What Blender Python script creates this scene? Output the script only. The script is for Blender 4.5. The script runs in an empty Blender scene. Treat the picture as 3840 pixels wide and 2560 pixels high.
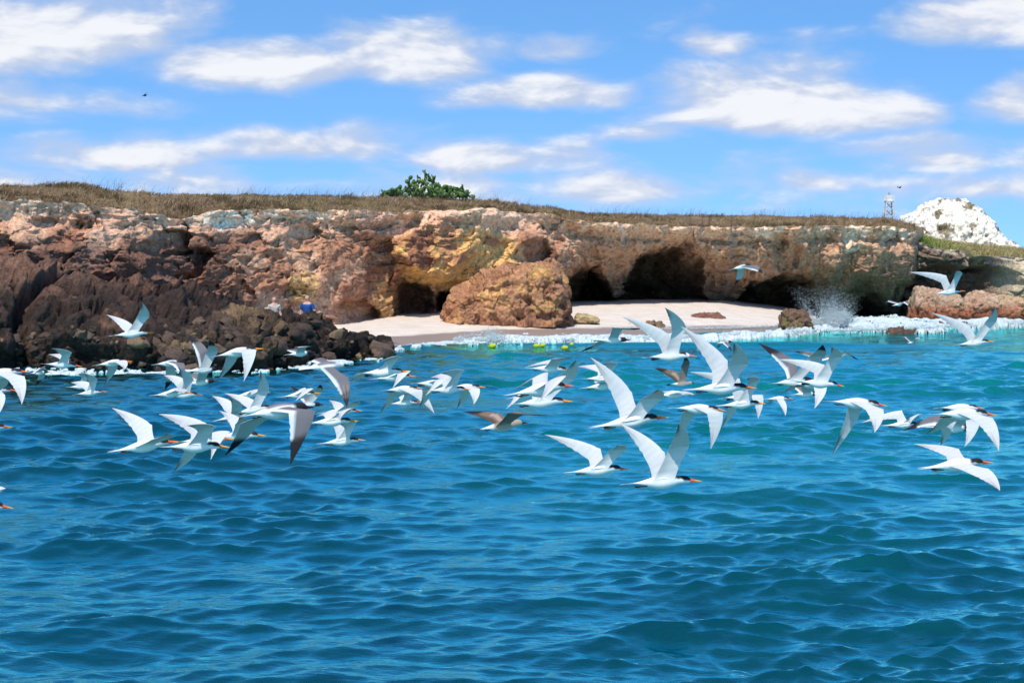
import bpy, bmesh, math, random
import numpy as np
from mathutils import Vector, Matrix

random.seed(7)
RNG = np.random.default_rng(11)
scene = bpy.context.scene
COL = scene.collection

# ------------------------------------------------------------------ camera
CAM_H, FPX, CXP, HYP = 3.5, 7000.0, 1920.0, 954.0     # eye height, focal length and horizon of the 3840 px photograph
cam_d = bpy.data.cameras.new('camera')
cam = bpy.data.objects.new('camera', cam_d)
COL.objects.link(cam)
cam.location = (0, 0, CAM_H)
cam.rotation_euler = (math.radians(90), 0, 0)
cam_d.sensor_width = 36.0
cam_d.lens = 36.0 * FPX / 3840.0
cam_d.shift_y = -(1280.0 - HYP) / 3840.0
cam_d.clip_start, cam_d.clip_end = 0.1, 20000
cam_d.dof.use_dof = True
cam_d.dof.focus_distance = 13.0
cam_d.dof.aperture_fstop = 14.0
scene.camera = cam

# ------------------------------------------------------------------ sky, sun, exposure
SUN_EL, SUN_AZ = math.radians(58), math.radians(196)   # azimuth measured from +Y clockwise: behind the camera, to the left
scene.render.engine = 'CYCLES'
scene.cycles.use_denoising = True
scene.cycles.max_bounces = 5
scene.cycles.diffuse_bounces = 2
scene.cycles.glossy_bounces = 2
scene.view_settings.view_transform = 'Standard'
scene.view_settings.look = 'None'
scene.view_settings.exposure = 0.12
scene.view_settings.gamma = 1.0

world = bpy.data.worlds.new('World')
scene.world = world
world.use_nodes = True
WN, WL = world.node_tree.nodes, world.node_tree.links
WN.clear()

def wn(kind, **kw):
    n = WN.new(kind)
    for k, v in kw.items():
        setattr(n, k, v)
    return n

def wm(op, a, b=None, c=None, clamp=False):
    n = WN.new('ShaderNodeMath'); n.operation = op; n.use_clamp = clamp
    for i, v in enumerate((a, b, c)):
        if v is None: continue
        if isinstance(v, (int, float)): n.inputs[i].default_value = v
        else: WL.new(v, n.inputs[i])
    return n.outputs[0]

def build_world():
    tc = wn('ShaderNodeTexCoord')
    sep = wn('ShaderNodeSeparateXYZ'); WL.new(tc.outputs['Generated'], sep.inputs[0])
    x, y, z = sep.outputs
    # the blue of the sky: the clear-air model, looked up a little higher than the horizon haze
    comb = wn('ShaderNodeCombineXYZ')
    WL.new(x, comb.inputs[0]); WL.new(y, comb.inputs[1])
    WL.new(wm('ADD', wm('MULTIPLY', wm('MAXIMUM', z, 0.0), 1.35), 0.22), comb.inputs[2])
    nrm = wn('ShaderNodeVectorMath', operation='NORMALIZE'); WL.new(comb.outputs[0], nrm.inputs[0])
    sky = wn('ShaderNodeTexSky', sky_type='NISHITA', sun_disc=False)
    sky.sun_elevation, sky.sun_rotation = SUN_EL, SUN_AZ
    sky.air_density, sky.dust_density, sky.ozone_density = 1.0, 0.25, 1.6
    WL.new(nrm.outputs[0], sky.inputs['Vector'])
    hs = wn('ShaderNodeHueSaturation'); hs.inputs['Saturation'].default_value = 1.27; hs.inputs['Value'].default_value = 2.1
    WL.new(sky.outputs[0], hs.inputs['Color'])
    # clouds: heading and elevation of the ray, in steps of 1/7000 rad
    u = wm('MULTIPLY_ADD', wm('ARCTAN2', x, y), FPX, CXP)
    v = wm('MULTIPLY_ADD', wm('ARCSINE', z), -FPX, HYP)
    pc = wn('ShaderNodeCombineXYZ')
    WL.new(wm('MULTIPLY', u, 0.001), pc.inputs[0]); WL.new(wm('MULTIPLY', v, 0.0026), pc.inputs[1])
    n1 = wn('ShaderNodeTexNoise'); n1.inputs['Scale'].default_value = 2.1; n1.inputs['Detail'].default_value = 9; n1.inputs['Roughness'].default_value = 0.53
    n1.inputs['Distortion'].default_value = 0.25
    WL.new(pc.outputs[0], n1.inputs['Vector'])
    n2 = wn('ShaderNodeTexNoise'); n2.inputs['Scale'].default_value = 0.9; n2.inputs['Detail'].default_value = 3
    off = wn('ShaderNodeVectorMath', operation='ADD'); off.inputs[1].default_value = (3.1, 7.7, 1.3)
    WL.new(pc.outputs[0], off.inputs[0]); WL.new(off.outputs[0], n2.inputs['Vector'])
    blobs = [(230, 175, 560, 200, 170, 1.1), (930, 265, 520, 110, 95, .95), (1480, 250, 390, 150, 95, 1.0), (2110, 205, 150, 50, 50, .55),
             (2060, 370, 330, 95, 70, .95), (2690, 185, 110, 55, 50, .6), (2940, 440, 500, 195, 95, 1.1), (3720, 130, 330, 190, 105, 1.1),
             (3800, 430, 190, 95, 95, .9), (1180, 560, 380, 85, 80, .85), (1850, 610, 420, 90, 75, .75), (420, 605, 330, 80, 70, .85),
             (120, 405, 360, 75, 70, .55), (3500, 615, 330, 90, 65, .85), (3060, 690, 300, 65, 60, .7), (2370, 720, 420, 80, 70, .7),
             (3680, 715, 260, 50, 50, .65), (2500, 500, 170, 50, 50, .5), (1650, 700, 300, 60, 60, .55)]
    m = None
    for (uc, vc, ru, up, dn, g) in blobs:
        du = wm('MULTIPLY', wm('SUBTRACT', u, uc), 1 / (1.12 * ru))
        dv = wm('SUBTRACT', v, vc)
        sv = wm('MAXIMUM', wm('MULTIPLY', dv, -1 / (1.15 * up)), wm('MULTIPLY', dv, 1 / (0.85 * dn)))
        d = wm('SQRT', wm('ADD', wm('MULTIPLY', du, du), wm('MULTIPLY', sv, sv)))
        b = wm('MULTIPLY', wm('SUBTRACT', 1.0, d), 1.08 * g)
        m = b if m is None else wm('MAXIMUM', m, b)
    bank = wm('SUBTRACT', 0.34, wm('MULTIPLY', wm('ABSOLUTE', wm('SUBTRACT', v, 690.0)), 1 / 210.0))   # the layered bank low over the land, all round
    m = wm('MAXIMUM', m, bank)
    far = wm('MULTIPLY_ADD', n2.outputs[0], 2.6, -1.98)            # the same broken cloud all round the horizon
    m = wm('MAXIMUM', m, wm('MINIMUM', far, 0.6))
    m = wm('MAXIMUM', m, -0.6)
    nn = wm('MULTIPLY_ADD', n1.outputs[0], 2.5, -1.27)
    mm = wm('ADD', m, nn)
    dens = wn('ShaderNodeMapRange', interpolation_type='SMOOTHSTEP'); WL.new(mm, dens.inputs[0])
    dens.inputs[1].default_value, dens.inputs[2].default_value = -0.34, 0.60
    n1b = wn('ShaderNodeTexNoise'); n1b.inputs['Scale'].default_value = 2.1; n1b.inputs['Detail'].default_value = 4; n1b.inputs['Roughness'].default_value = 0.58; n1b.inputs['Distortion'].default_value = 0.25
    of2 = wn('ShaderNodeVectorMath', operation='ADD'); of2.inputs[1].default_value = (-0.03, -0.07, 0.0)
    WL.new(pc.outputs[0], of2.inputs[0]); WL.new(of2.outputs[0], n1b.inputs['Vector'])
    relief = wm('MULTIPLY', wm('SUBTRACT', n1.outputs[0], n1b.outputs[0]), 3.2)               # tops catch the sun, bases stay lilac
    lit = wn('ShaderNodeMapRange', interpolation_type='SMOOTHSTEP'); WL.new(wm('ADD', wm('MULTIPLY', mm, 0.75), relief), lit.inputs[0])
    lit.inputs[1].default_value, lit.inputs[2].default_value = 0.0, 0.85
    cc = wn('ShaderNodeMix', data_type='RGBA'); WL.new(lit.outputs[0], cc.inputs[0])
    cc.inputs[6].default_value = (5.2, 5.9, 7.5, 1); cc.inputs[7].default_value = (8.6, 8.7, 9.0, 1)
    fac = wm('MULTIPLY', dens.outputs[0], 0.95)
    mx = wn('ShaderNodeMix', data_type='RGBA'); WL.new(fac, mx.inputs[0])
    WL.new(hs.outputs[0], mx.inputs[6]); WL.new(cc.outputs[2], mx.inputs[7])
    bg = wn('ShaderNodeBackground'); bg.inputs['Strength'].default_value = 0.1
    WL.new(mx.outputs[2], bg.inputs[0])
    out = wn('ShaderNodeOutputWorld'); WL.new(bg.outputs[0], out.inputs[0])
build_world()

sun_d = bpy.data.lights.new('sun', 'SUN')
sun_d.energy, sun_d.angle, sun_d.color = 4.6, math.radians(0.53), (1.0, 0.94, 0.84)
sun = bpy.data.objects.new('sun', sun_d); COL.objects.link(sun)
sdir = Vector((math.sin(SUN_AZ) * math.cos(SUN_EL), math.cos(SUN_AZ) * math.cos(SUN_EL), math.sin(SUN_EL)))
sun.rotation_euler = (-sdir).to_track_quat('-Z', 'Y').to_euler()

# ------------------------------------------------------------------ helpers
def at(px, py, Y):
    """world point at distance Y that the eye sees at (px, py) of the photograph"""
    return np.array([(px - CXP) * Y / FPX, Y, CAM_H - (py - HYP) * Y / FPX])
def zat(py, Y): return CAM_H - (np.asarray(py, float) - HYP) * Y / FPX
def ywater(py): return CAM_H * FPX / (np.asarray(py, float) - HYP)
def sstep(a, b, x):
    t = np.clip((np.asarray(x, float) - a) / (b - a), 0, 1); return t * t * (3 - 2 * t)
def lerp(a, b, t): return a + (b - a) * t
def interp(x, pts): return np.interp(x, [p[0] for p in pts], [p[1] for p in pts])

def _h(ix, iy, iz, s):
    n = (ix.astype(np.int64) * 374761393 + iy.astype(np.int64) * 668265263 + iz.astype(np.int64) * 2147483647 + s * 1274126177) & 0xffffffff
    n = ((n ^ (n >> 13)) * 1274126177) & 0xffffffff
    n = ((n ^ (n >> 16)) * 2246822519) & 0xffffffff
    return ((n ^ (n >> 15)) & 0xffffff) / float(0xffffff)
def vnoise(x, y, z=None, s=0):
    x = np.asarray(x, float); y = np.asarray(y, float)
    z = np.zeros_like(x) if z is None else np.asarray(z, float)
    ix, iy, iz = np.floor(x), np.floor(y), np.floor(z)
    fx, fy, fz = x - ix, y - iy, z - iz
    fx, fy, fz = [f * f * f * (f * (f * 6 - 15) + 10) for f in (fx, fy, fz)]
    r = 0
    for a in (0, 1):
        for b in (0, 1):
            for c in (0, 1):
                w = (fx if a else 1 - fx) * (fy if b else 1 - fy) * (fz if c else 1 - fz)
                r = r + w * _h(ix + a, iy + b, iz + c, s)
    return r * 2 - 1
def fbm(x, y, z=None, s=0, o=5, lac=2.03, g=0.5):
    r, a, t = 0, 1.0, 0
    z = np.zeros_like(np.asarray(x, float)) if z is None else z
    for i in range(o):
        r = r + a * vnoise(np.asarray(x) * lac ** i, np.asarray(y) * lac ** i, np.asarray(z) * lac ** i, s + i * 17); t += a; a *= g
    return r / t
def ridged(x, y, z=None, s=0, o=4):
    r, a, t = 0, 1.0, 0
    z = np.zeros_like(np.asarray(x, float)) if z is None else z
    for i in range(o):
        r = r + a * (1 - np.abs(vnoise(np.asarray(x) * 2.1 ** i, np.asarray(y) * 2.1 ** i, np.asarray(z) * 2.1 ** i, s + i * 13))); t += a; a *= 0.5
    return r / t
def worley(x, y, z, s=0):
    """distance to nearest and second nearest cell point, and a random value for the nearest cell"""
    ix, iy, iz = np.floor(x), np.floor(y), np.floor(z)
    f1 = np.full(np.shape(x), 9.0); f2 = f1.copy(); idv = np.zeros(np.shape(x))
    for a in (-1, 0, 1):
        for b in (-1, 0, 1):
            for c in (-1, 0, 1):
                cx, cy, cz = ix + a, iy + b, iz + c
                d = np.sqrt((cx + _h(cx, cy, cz, s + 1) - x) ** 2 + (cy + _h(cx, cy, cz, s + 2) - y) ** 2 + (cz + _h(cx, cy, cz, s + 3) - z) ** 2)
                nearer = d < f1
                f2 = np.where(nearer, f1, np.minimum(f2, d))
                idv = np.where(nearer, _h(cx, cy, cz, s + 4), idv)
                f1 = np.where(nearer, d, f1)
    return f1, f2, idv

def mesh_np(name, verts, faces, cols=None, smooth=True, mat=None, attrs=None):
    """faces: (N,3) or (N,4) int array"""
    verts = np.asarray(verts, np.float32); faces = np.asarray(faces, np.int32)
    me = bpy.data.meshes.new(name)
    k = faces.shape[1]
    me.vertices.add(len(verts)); me.vertices.foreach_set('co', verts.ravel())
    me.loops.add(faces.size); me.loops.foreach_set('vertex_index', faces.ravel())
    me.polygons.add(len(faces)); me.polygons.foreach_set('loop_start', np.arange(0, faces.size, k, dtype=np.int32))
    me.polygons.foreach_set('use_smooth', np.full(len(faces), smooth))
    if cols is not None:
        ca = me.color_attributes.new('Col', 'FLOAT_COLOR', 'POINT')
        c4 = np.ones((len(verts), 4), np.float32); c4[:, :cols.shape[1]] = cols
        ca.data.foreach_set('color', c4.ravel())
    for an, av in (attrs or {}).items():
        at_ = me.attributes.new(an, 'FLOAT', 'POINT'); at_.data.foreach_set('value', np.asarray(av, np.float32).ravel())
    me.update(calc_edges=True); me.validate()
    if mat: me.materials.append(mat)
    return me
def grid_faces(nr, nc):
    i = np.arange(nr - 1)[:, None] * nc + np.arange(nc - 1)[None, :]
    return np.stack([i, i + 1, i + nc + 1, i + nc], -1).reshape(-1, 4)
def obj(name, me, parent=None, label=None, cat=None, group=None, kind=None, loc=None):
    o = bpy.data.objects.new(name, me); COL.objects.link(o)
    if parent: o.parent = parent
    if loc is not None: o.location = loc
    if label: o['label'] = label
    if cat: o['category'] = cat
    if group: o['group'] = group
    if kind: o['kind'] = kind
    return o

# ------------------------------------------------------------------ materials
def mat_new(name):
    m = bpy.data.materials.new(name); m.use_nodes = True
    nt = m.node_tree; nt.nodes.clear()
    out = nt.nodes.new('ShaderNodeOutputMaterial'); p = nt.nodes.new('ShaderNodeBsdfPrincipled')
    nt.links.new(p.outputs[0], out.inputs[0])
    return m, nt, p, out
def n_noise(nt, vec, scale, detail=4, rough=0.55):
    n = nt.nodes.new('ShaderNodeTexNoise'); n.inputs['Scale'].default_value = scale; n.inputs['Detail'].default_value = detail; n.inputs['Roughness'].default_value = rough
    if vec is not None: nt.links.new(vec, n.inputs['Vector'])
    return n.outputs['Fac']
def n_ramp(nt, fac, stops):
    r = nt.nodes.new('ShaderNodeValToRGB'); nt.links.new(fac, r.inputs[0])
    els = r.color_ramp.elements
    while len(els) < len(stops): els.new(0.5)
    for e, (p, c) in zip(els, stops): e.position = p; e.color = (*c, 1) if len(c) == 3 else c
    return r.outputs[0]
def n_mix(nt, fac, a, b, mode='MIX'):
    n = nt.nodes.new('ShaderNodeMix'); n.data_type = 'RGBA'; n.blend_type = mode
    for i, v in ((0, fac), (6, a), (7, b)):
        if isinstance(v, (int, float)): n.inputs[i].default_value = v
        elif isinstance(v, tuple): n.inputs[i].default_value = (*v, 1)
        else: nt.links.new(v, n.inputs[i])
    return n.outputs[2]
def n_bump(nt, h, strength, dist, prev=None):
    b = nt.nodes.new('ShaderNodeBump'); b.inputs['Strength'].default_value = strength; b.inputs['Distance'].default_value = dist
    nt.links.new(h, b.inputs['Height'])
    if prev is not None: nt.links.new(prev, b.inputs['Normal'])
    return b.outputs[0]
def rock_mat(name, sc=1.0, bump=1.0, attr=True, tones=None, rough=0.92):
    m, nt, p, _ = mat_new(name)
    tc = nt.nodes.new('ShaderNodeTexCoord'); v = tc.outputs['Object']
    if attr:
        a = nt.nodes.new('ShaderNodeVertexColor'); a.layer_name = 'Col'; base = a.outputs[0]
    else:
        oi = nt.nodes.new('ShaderNodeObjectInfo')
        base = n_ramp(nt, oi.outputs['Random'], tones)
    f = n_noise(nt, v, 5.0 * sc, 6, 0.65)
    base = n_mix(nt, 1.0, base, n_ramp(nt, f, [(0.28, (0.42, 0.39, 0.38)), (0.5, (0.98, 0.98, 0.98)), (0.72, (1.42, 1.38, 1.32))]), 'MULTIPLY')
    g = n_noise(nt, v, 22.0 * sc, 3, 0.6)
    base = n_mix(nt, 1.0, base, n_ramp(nt, g, [(0.3, (0.72, 0.7, 0.7)), (0.6, (1.1, 1.1, 1.1))]), 'MULTIPLY')
    nt.links.new(base, p.inputs['Base Color'])
    p.inputs['Roughness'].default_value = rough; p.inputs['Specular IOR Level'].default_value = 0.25
    b1 = n_bump(nt, f, 0.7 * bump, 0.12 / sc)
    vo = nt.nodes.new('ShaderNodeTexVoronoi'); vo.inputs['Scale'].default_value = 7 * sc; nt.links.new(v, vo.inputs['Vector'])
    b2 = n_bump(nt, vo.outputs['Distance'], 0.15 * bump, 0.08 / sc, b1)
    b3 = n_bump(nt, g, 0.5 * bump, 0.03 / sc, b2)
    nt.links.new(b3, p.inputs['Normal'])
    return m
M_CLIFF = rock_mat('cliff_rock', 1.0, 1.5)
M_LAVA = rock_mat('lava_rock', 1.1, 1.9)
M_BOULDER = rock_mat('boulder_rock', 1.6, 0.9, False,
                     [(0.0, (0.036, 0.029, 0.025)), (0.4, (0.065, 0.045, 0.036)), (0.7, (0.10, 0.066, 0.05)), (0.9, (0.15, 0.10, 0.068)), (1.0, (0.2, 0.145, 0.08))])
M_FARROCK = rock_mat('far_rock', 0.6)

def simple(name, col, rough=0.6, spec=0.3, var=0.12, sc=12):
    m, nt, p, _ = mat_new(name)
    tc = nt.nodes.new('ShaderNodeTexCoord')
    f = n_noise(nt, tc.outputs['Object'], sc, 4)
    c = n_ramp(nt, f, [(0.3, tuple(k * (1 - var) for k in col)), (0.7, tuple(min(1, k * (1 + var)) for k in col))])
    nt.links.new(c, p.inputs['Base Color']); p.inputs['Roughness'].default_value = rough; p.inputs['Specular IOR Level'].default_value = spec
    return m

# ------------------------------------------------------------------ the sea
def sea_tint(X, Y):
    """0 = open blue water, 1 = turquoise water over pale sand"""
    px = CXP + X * FPX / np.maximum(Y, 1)
    t = 0.24 + 0.60 * sstep(900, 2500, px) * sstep(16, 34, Y) + 0.75 * sstep(40, 66, Y) * sstep(1350, 2100, px) - 0.25 * sstep(92, 108, Y)
    t = t + 0.18 * fbm(X * 0.16, Y * 0.07, s=5, o=3) + 0.28 * sstep(1500, 3400, px) * sstep(27, 16, Y) * 0.6
    return np.clip(t, 0, 1)

def sea_mat():
    m, nt, p, out = mat_new('sea_water')
    tc = nt.nodes.new('ShaderNodeTexCoord'); v = tc.outputs['Object']
    a = nt.nodes.new('ShaderNodeAttribute'); a.attribute_name = 'tint'
    f = n_noise(nt, v, 0.7, 3)
    tint = nt.nodes.new('ShaderNodeMath'); tint.operation = 'MULTIPLY_ADD'; nt.links.new(f, tint.inputs[0]); tint.inputs[1].default_value = 0.35
    nt.links.new(a.outputs['Fac'], tint.inputs[2])
    sub = nt.nodes.new('ShaderNodeMath'); sub.operation = 'SUBTRACT'; nt.links.new(tint.outputs[0], sub.inputs[0]); sub.inputs[1].default_value = 0.175
    c = n_ramp(nt, sub.outputs[0], [(0.0, (0.0, 0.017, 0.033)), (0.4, (0.0, 0.030, 0.035)), (0.75, (0.0, 0.062, 0.054)), (1.0, (0.0, 0.130, 0.104))])
    nt.links.new(c, p.inputs['Base Color'])
    p.inputs['Roughness'].default_value = 0.02; p.inputs['IOR'].default_value = 1.333; p.inputs['Specular IOR Level'].default_value = 0.5
    p.subsurface_method = 'BURLEY'; p.inputs['Subsurface Weight'].default_value = 1.0; p.inputs['Subsurface Radius'].default_value = (0.3, 0.8, 0.9); p.inputs['Subsurface Scale'].default_value = 0.8
    mp = nt.nodes.new('ShaderNodeMapping'); mp.inputs['Scale'].default_value = (0.55, 1.0, 1.0); mp.inputs['Rotation'].default_value = (0, 0, 0.25)
    nt.links.new(v, mp.inputs[0])
    w1 = n_noise(nt, mp.outputs[0], 6.0, 5, 0.6)
    w2 = n_noise(nt, mp.outputs[0], 19.0, 3, 0.55)
    b = n_bump(nt, w1, 0.22, 0.06)
    b = n_bump(nt, w2, 0.25, 0.018, b)
    nt.links.new(b, p.inputs['Normal'])
    p.inputs['Specular IOR Level'].default_value = 0.0
    gl = nt.nodes.new('ShaderNodeBsdfGlossy'); gl.inputs['Color'].default_value = (0.29, 0.96, 0.95, 1); gl.inputs['Roughness'].default_value = 0.02
    fr = nt.nodes.new('ShaderNodeFresnel'); fr.inputs['IOR'].default_value = 1.5
    nt.links.new(b, gl.inputs['Normal']); nt.links.new(b, fr.inputs['Normal'])
    mx = nt.nodes.new('ShaderNodeMixShader'); fm = nt.nodes.new('ShaderNodeMath'); fm.operation = 'MULTIPLY'; fm.use_clamp = True; fm.inputs[1].default_value = 2.1; nt.links.new(fr.outputs[0], fm.inputs[0]); nt.links.new(fm.outputs[0], mx.inputs[0]); nt.links.new(p.outputs[0], mx.inputs[1]); nt.links.new(gl.outputs[0], mx.inputs[2])
    nt.links.new(mx.outputs[0], out.inputs[0])
    return m
M_SEA = sea_mat()

def wave_set():
    r = np.random.default_rng(5)
    out = []
    main = math.radians(101)                                   # travel direction: toward the shore, a little to the left
    lams = np.concatenate([[6.5, 5.0, 4.0], np.geomspace(3.0, 0.95, 16), np.geomspace(0.9, 0.32, 26), np.geomspace(0.3, 0.12, 26)])
    for i, lam in enumerate(lams):
        spread = 0.25 + 0.35 * (1 - min(lam, 3) / 3)
        th = main + r.normal(0, spread) + (0.55 if i % 4 == 0 else (-0.35 if i % 5 == 0 else 0))
        k = 2 * math.pi / lam
        st = 0.022 if lam > 3.3 else (0.035 if lam > 0.92 else (0.046 if lam > 0.31 else 0.047))     # steepness of one train
        out.append((k * math.cos(th), k * math.sin(th), st / k * r.uniform(0.55, 1.45), r.uniform(0, 2 * math.pi), lam))
    return out
WAVES = wave_set()
def wave_z(X, Y, cut=None, damp=1.0):
    """height and horizontal drift of the swell"""
    Z = np.zeros_like(X); DX = np.zeros_like(X); DY = np.zeros_like(X)
    for kx, ky, amp, ph, lam in WAVES:
        a = amp
        if cut is not None:
            a = amp * np.clip(lam / cut - 1.0, 0, 1)
        th = kx * X + ky * Y + ph
        k = math.hypot(kx, ky)
        Z = Z + a * np.cos(th); s = a * np.sin(th)
        DX = DX - s * kx / k; DY = DY - s * ky / k
    return Z * damp, DX * damp, DY * damp
def shore(X, Y):
    """waves flatten where they have broken"""
    px = CXP + X * FPX / np.maximum(Y, 1)
    return 1 - 0.72 * sstep(64, 70, Y) * sstep(1450, 1750, px)

def build_sea():
    ys = [10.0]
    while ys[-1] < 135: ys.append(ys[-1] * 1.0030)
    ys = np.array(ys); nc = 630
    tx = np.concatenate([np.linspace(-1.3, -0.375, 60), np.linspace(-0.37, 0.37, nc), np.linspace(0.375, 1.3, 60)])
    cell = 0.74 / nc; nc = len(tx)
    Yg, Tg = np.meshgrid(ys, tx, indexing='ij'); Xg = Tg * Yg
    cut = np.maximum(Yg * 0.003 * 2.2, np.where(np.abs(Tg) < 0.372, cell, 0.0165) * Yg * 2.2)
    gust = np.clip(0.95 + 0.9 * fbm(Xg * 0.25, Yg * 0.16, s=3, o=3), 0.4, 1.7)
    Z, DX, DY = wave_z(Xg, Yg, cut, shore(Xg, Yg))
    swell = 0.22 * sstep(0.5, 1.0, np.sin(0.9 * (Yg - 70.5) + 0.05 * Xg) * np.exp(-((Yg - 70.5) / 2.6) ** 2)) * sstep(-7, -3, Xg) * sstep(20, 8, Xg)
    V = np.stack([Xg + DX * 1.15 * gust, Yg + DY * 1.15 * gust, Z * gust + 1.5 * np.maximum(Z, 0) ** 2 + swell], -1).reshape(-1, 3)
    F = grid_faces(len(ys), nc)
    tint = sea_tint(Xg, Yg).ravel()
    # the open sea round it, out to the horizon, below the wave troughs
    R = 9000.0
    n0 = len(V)
    ext = np.array([[-R, -R, -0.55], [R, -R, -0.55], [R, R, -0.55], [-R, R, -0.55]])
    V = np.concatenate([V, ext]); F = np.concatenate([F, [[n0, n0 + 1, n0 + 2, n0 + 3]]])
    tint = np.concatenate([tint, [0.1] * 4])
    obj('sea', mesh_np('sea', V, F, mat=M_SEA, attrs={'tint': tint}), kind='structure')
build_sea()

# ------------------------------------------------------------------ the cliff
CL = [(-500, 60.5), (0, 64.5), (500, 70), (1000, 78), (1300, 83), (1500, 86), (1800, 90), (2200, 95), (2600, 99), (3000, 102), (3300, 104), (3415, 105), (3438, 112), (3446, 126), (3450, 150)]
LIP = [(-500, 745), (0, 752), (200, 760), (420, 778), (560, 805), (640, 828), (700, 815), (800, 790), (950, 785), (1250, 795), (1500, 797), (1800, 792), (1950, 800), (2060, 806), (2180, 835), (2400, 845), (2750, 858), (2900, 850), (3300, 850), (3400, 862), (3450, 880)]
CREST = [(-500, 700), (0, 700), (250, 692), (420, 722), (600, 732), (1000, 738), (1300, 742), (1500, 745), (1800, 752), (2000, 775), (2200, 800), (2500, 806), (3000, 814), (3300, 822), (3400, 842), (3450, 856)]
def yb(px): return interp(px, CL)
def cave(x, y, xc, yc, rx, ry, dep, p=2.5):
    d = (np.abs((x - xc) / rx) ** p + np.abs((y - yc) / ry) ** p) ** (1 / p)
    return dep * sstep(1.06, 0.74, d)

def build_cliff():
    px = np.concatenate([np.arange(-500, 3410, 4.2), np.arange(3410, 3451, 1.0)])
    nr = 200
    Yb = yb(px); lipz = zat(interp(px, LIP), Yb)
    lipz = lipz + 0.10 * fbm(px / 60, px * 0, s=21, o=4) + 0.07 * np.abs(vnoise(px / 18, px * 0, s=22))
    v = np.linspace(0, 1, nr) ** 0.97
    P, Vv = np.meshgrid(px, v)
    Ym = yb(P); Z = -0.4 + Vv * (lipz[None, :] + 0.4)
    X = (P - CXP) * Ym / FPX
    y = HYP + (CAM_H - Z) * FPX / Ym                                         # where this point of the flat face would be seen
    wx = P + 52 * fbm(X * 0.55, Z * 0.7, s=31, o=6, g=0.5); wy = y + 46 * fbm(X * 0.55, Z * 0.7, s=32, o=6, g=0.5)
    D = np.zeros_like(P)
    right = sstep(1950, 2250, P); left = 1 - sstep(1150, 1500, P)
    # overall lean: the left half steps back upward, the right half overhangs
    D += left * (1.5 * sstep(5.3, 2.5, Z) - 0.1) + (1 - left) * (0.2 - 0.9 * sstep(2.6, 0.4, Z))
    # hollows and caves
    for c in [(1535, 1135, 72, 88, 3.6), (1675, 1160, 70, 60, 6.0), (1345, 1180, 80, 60, 1.2), (1440, 985, 60, 130, 0.9), (2010, 935, 70, 45, 1.0), (2940, 960, 60, 45, 0.8), (3400, 1150, 45, 120, 2.0), (1120, 905, 70, 50, 0.6), (620, 905, 95, 60, 1.4), (700, 985, 110, 60, 1.6)]:
        D -= cave(wx, wy, *c)
    roof = interp(wx, [(2060, 1260), (2100, 1180), (2115, 1050), (2170, 1012), (2250, 1020), (2300, 1075), (2325, 1150), (2345, 1120), (2362, 1045), (2420, 965), (2500, 912), (2570, 925), (2640, 975), (2680, 1050), (2705, 1165),
                       (2800, 1190), (2818, 1120), (2850, 1062), (2920, 1018), (3010, 1024), (3065, 1062), (3095, 1120), (3125, 1250), (3215, 1250), (3240, 1170), (3262, 1128), (3300, 1098), (3340, 1130), (3370, 1220)])
    deep = interp(P, [(2080, 6.0), (2330, 8.0), (2440, 10.0), (2520, 8.0), (2600, 4.5), (2680, 2.2), (2800, 4.5), (2860, 8.0), (2960, 7.0), (3100, 3.0), (3250, 5.0), (3380, 3.0)])
    roof = roof + 22 * fbm(X * 1.6, Z * 1.2, s=34, o=5, g=0.6)
    rs = interp(P, [(2000, 1200), (2080, 1120), (2180, 1030), (2300, 1030), (2400, 990), (2500, 950), (2600, 960), (2700, 1030), (2780, 1060), (2900, 1030), (3020, 1030), (3120, 1080), (3260, 1100), (3340, 1110), (3420, 1180)])
    D -= 2.3 * right * sstep(-95, 75, wy - rs) + 1.3 * right * sstep(20, 140, wy - rs)         # the wall curves in under its brow
    under = sstep(-20, 45, wy - roof) * right
    D -= deep * under * (0.72 + 0.28 * sstep(20, 110, wy - roof)) * (1 + 0.35 * fbm(X * 0.8, Z * 0.9, s=33, o=3))
    D += 0.35 * right * sstep(-70, -5, wy - roof) * (1 - under)                                 # the brow of the roof stands proud
    # the ochre bulge
    bl = cave(wx, wy, 1770, 925, 300, 165, 1.0, 2.0)
    D += 1.7 * bl
    D -= 1.4 * cave(wx, wy, 1830, 1075, 190, 70, 1.0) * sstep(1000, 1080, wy)
    # slanting ribs and buttresses of the middle stretch
    mid = sstep(1150, 1300, P) * (1 - sstep(1950, 2100, P))
    D += mid * 0.85 * (ridged((P + 0.75 * y) / 170, (P * 0.3 - y) / 420, s=41, o=3) - 0.6) * 2
    # flutes on the right, broken blocks on the left
    D += right * (0.75 * ridged(X * 0.75, Z * 0.26 + 3, s=51, o=5) + 0.45 * fbm(X * 2.6, Z * 0.9, s=52, o=5) - 0.5)
    qx = X + 0.55 * fbm(X * 0.9, Z * 0.9, s=63, o=4); qz = Z + 0.5 * fbm(X * 0.9 + 9, Z * 0.9, s=64, o=4)
    f1, f2, idv = worley(qx * 1.25, qz * 1.45, Ym * 0.05, s=61)
    D += (1 - right * 0.8) * (1 - 0.4 * mid) * 0.30 * (idv - 0.5)
    g1, g2, gid = worley(qx * 3.1, qz * 3.5, Ym * 0.1, s=66)
    D += (1 - right * 0.5) * (1 - 0.5 * mid) * (0.11 * (gid - 0.5) - 0.07 * g1)
    D -= (1 - 0.6 * right) * (1 - 0.5 * mid) * (0.40 * sstep(0.28, 0.55, fbm(X * 1.3, Z * 1.5, s=73, o=4)) + 0.22 * sstep(0.25, 0.5, fbm(X * 3.2, Z * 3.6, s=74, o=3)))     # pockets
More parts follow.
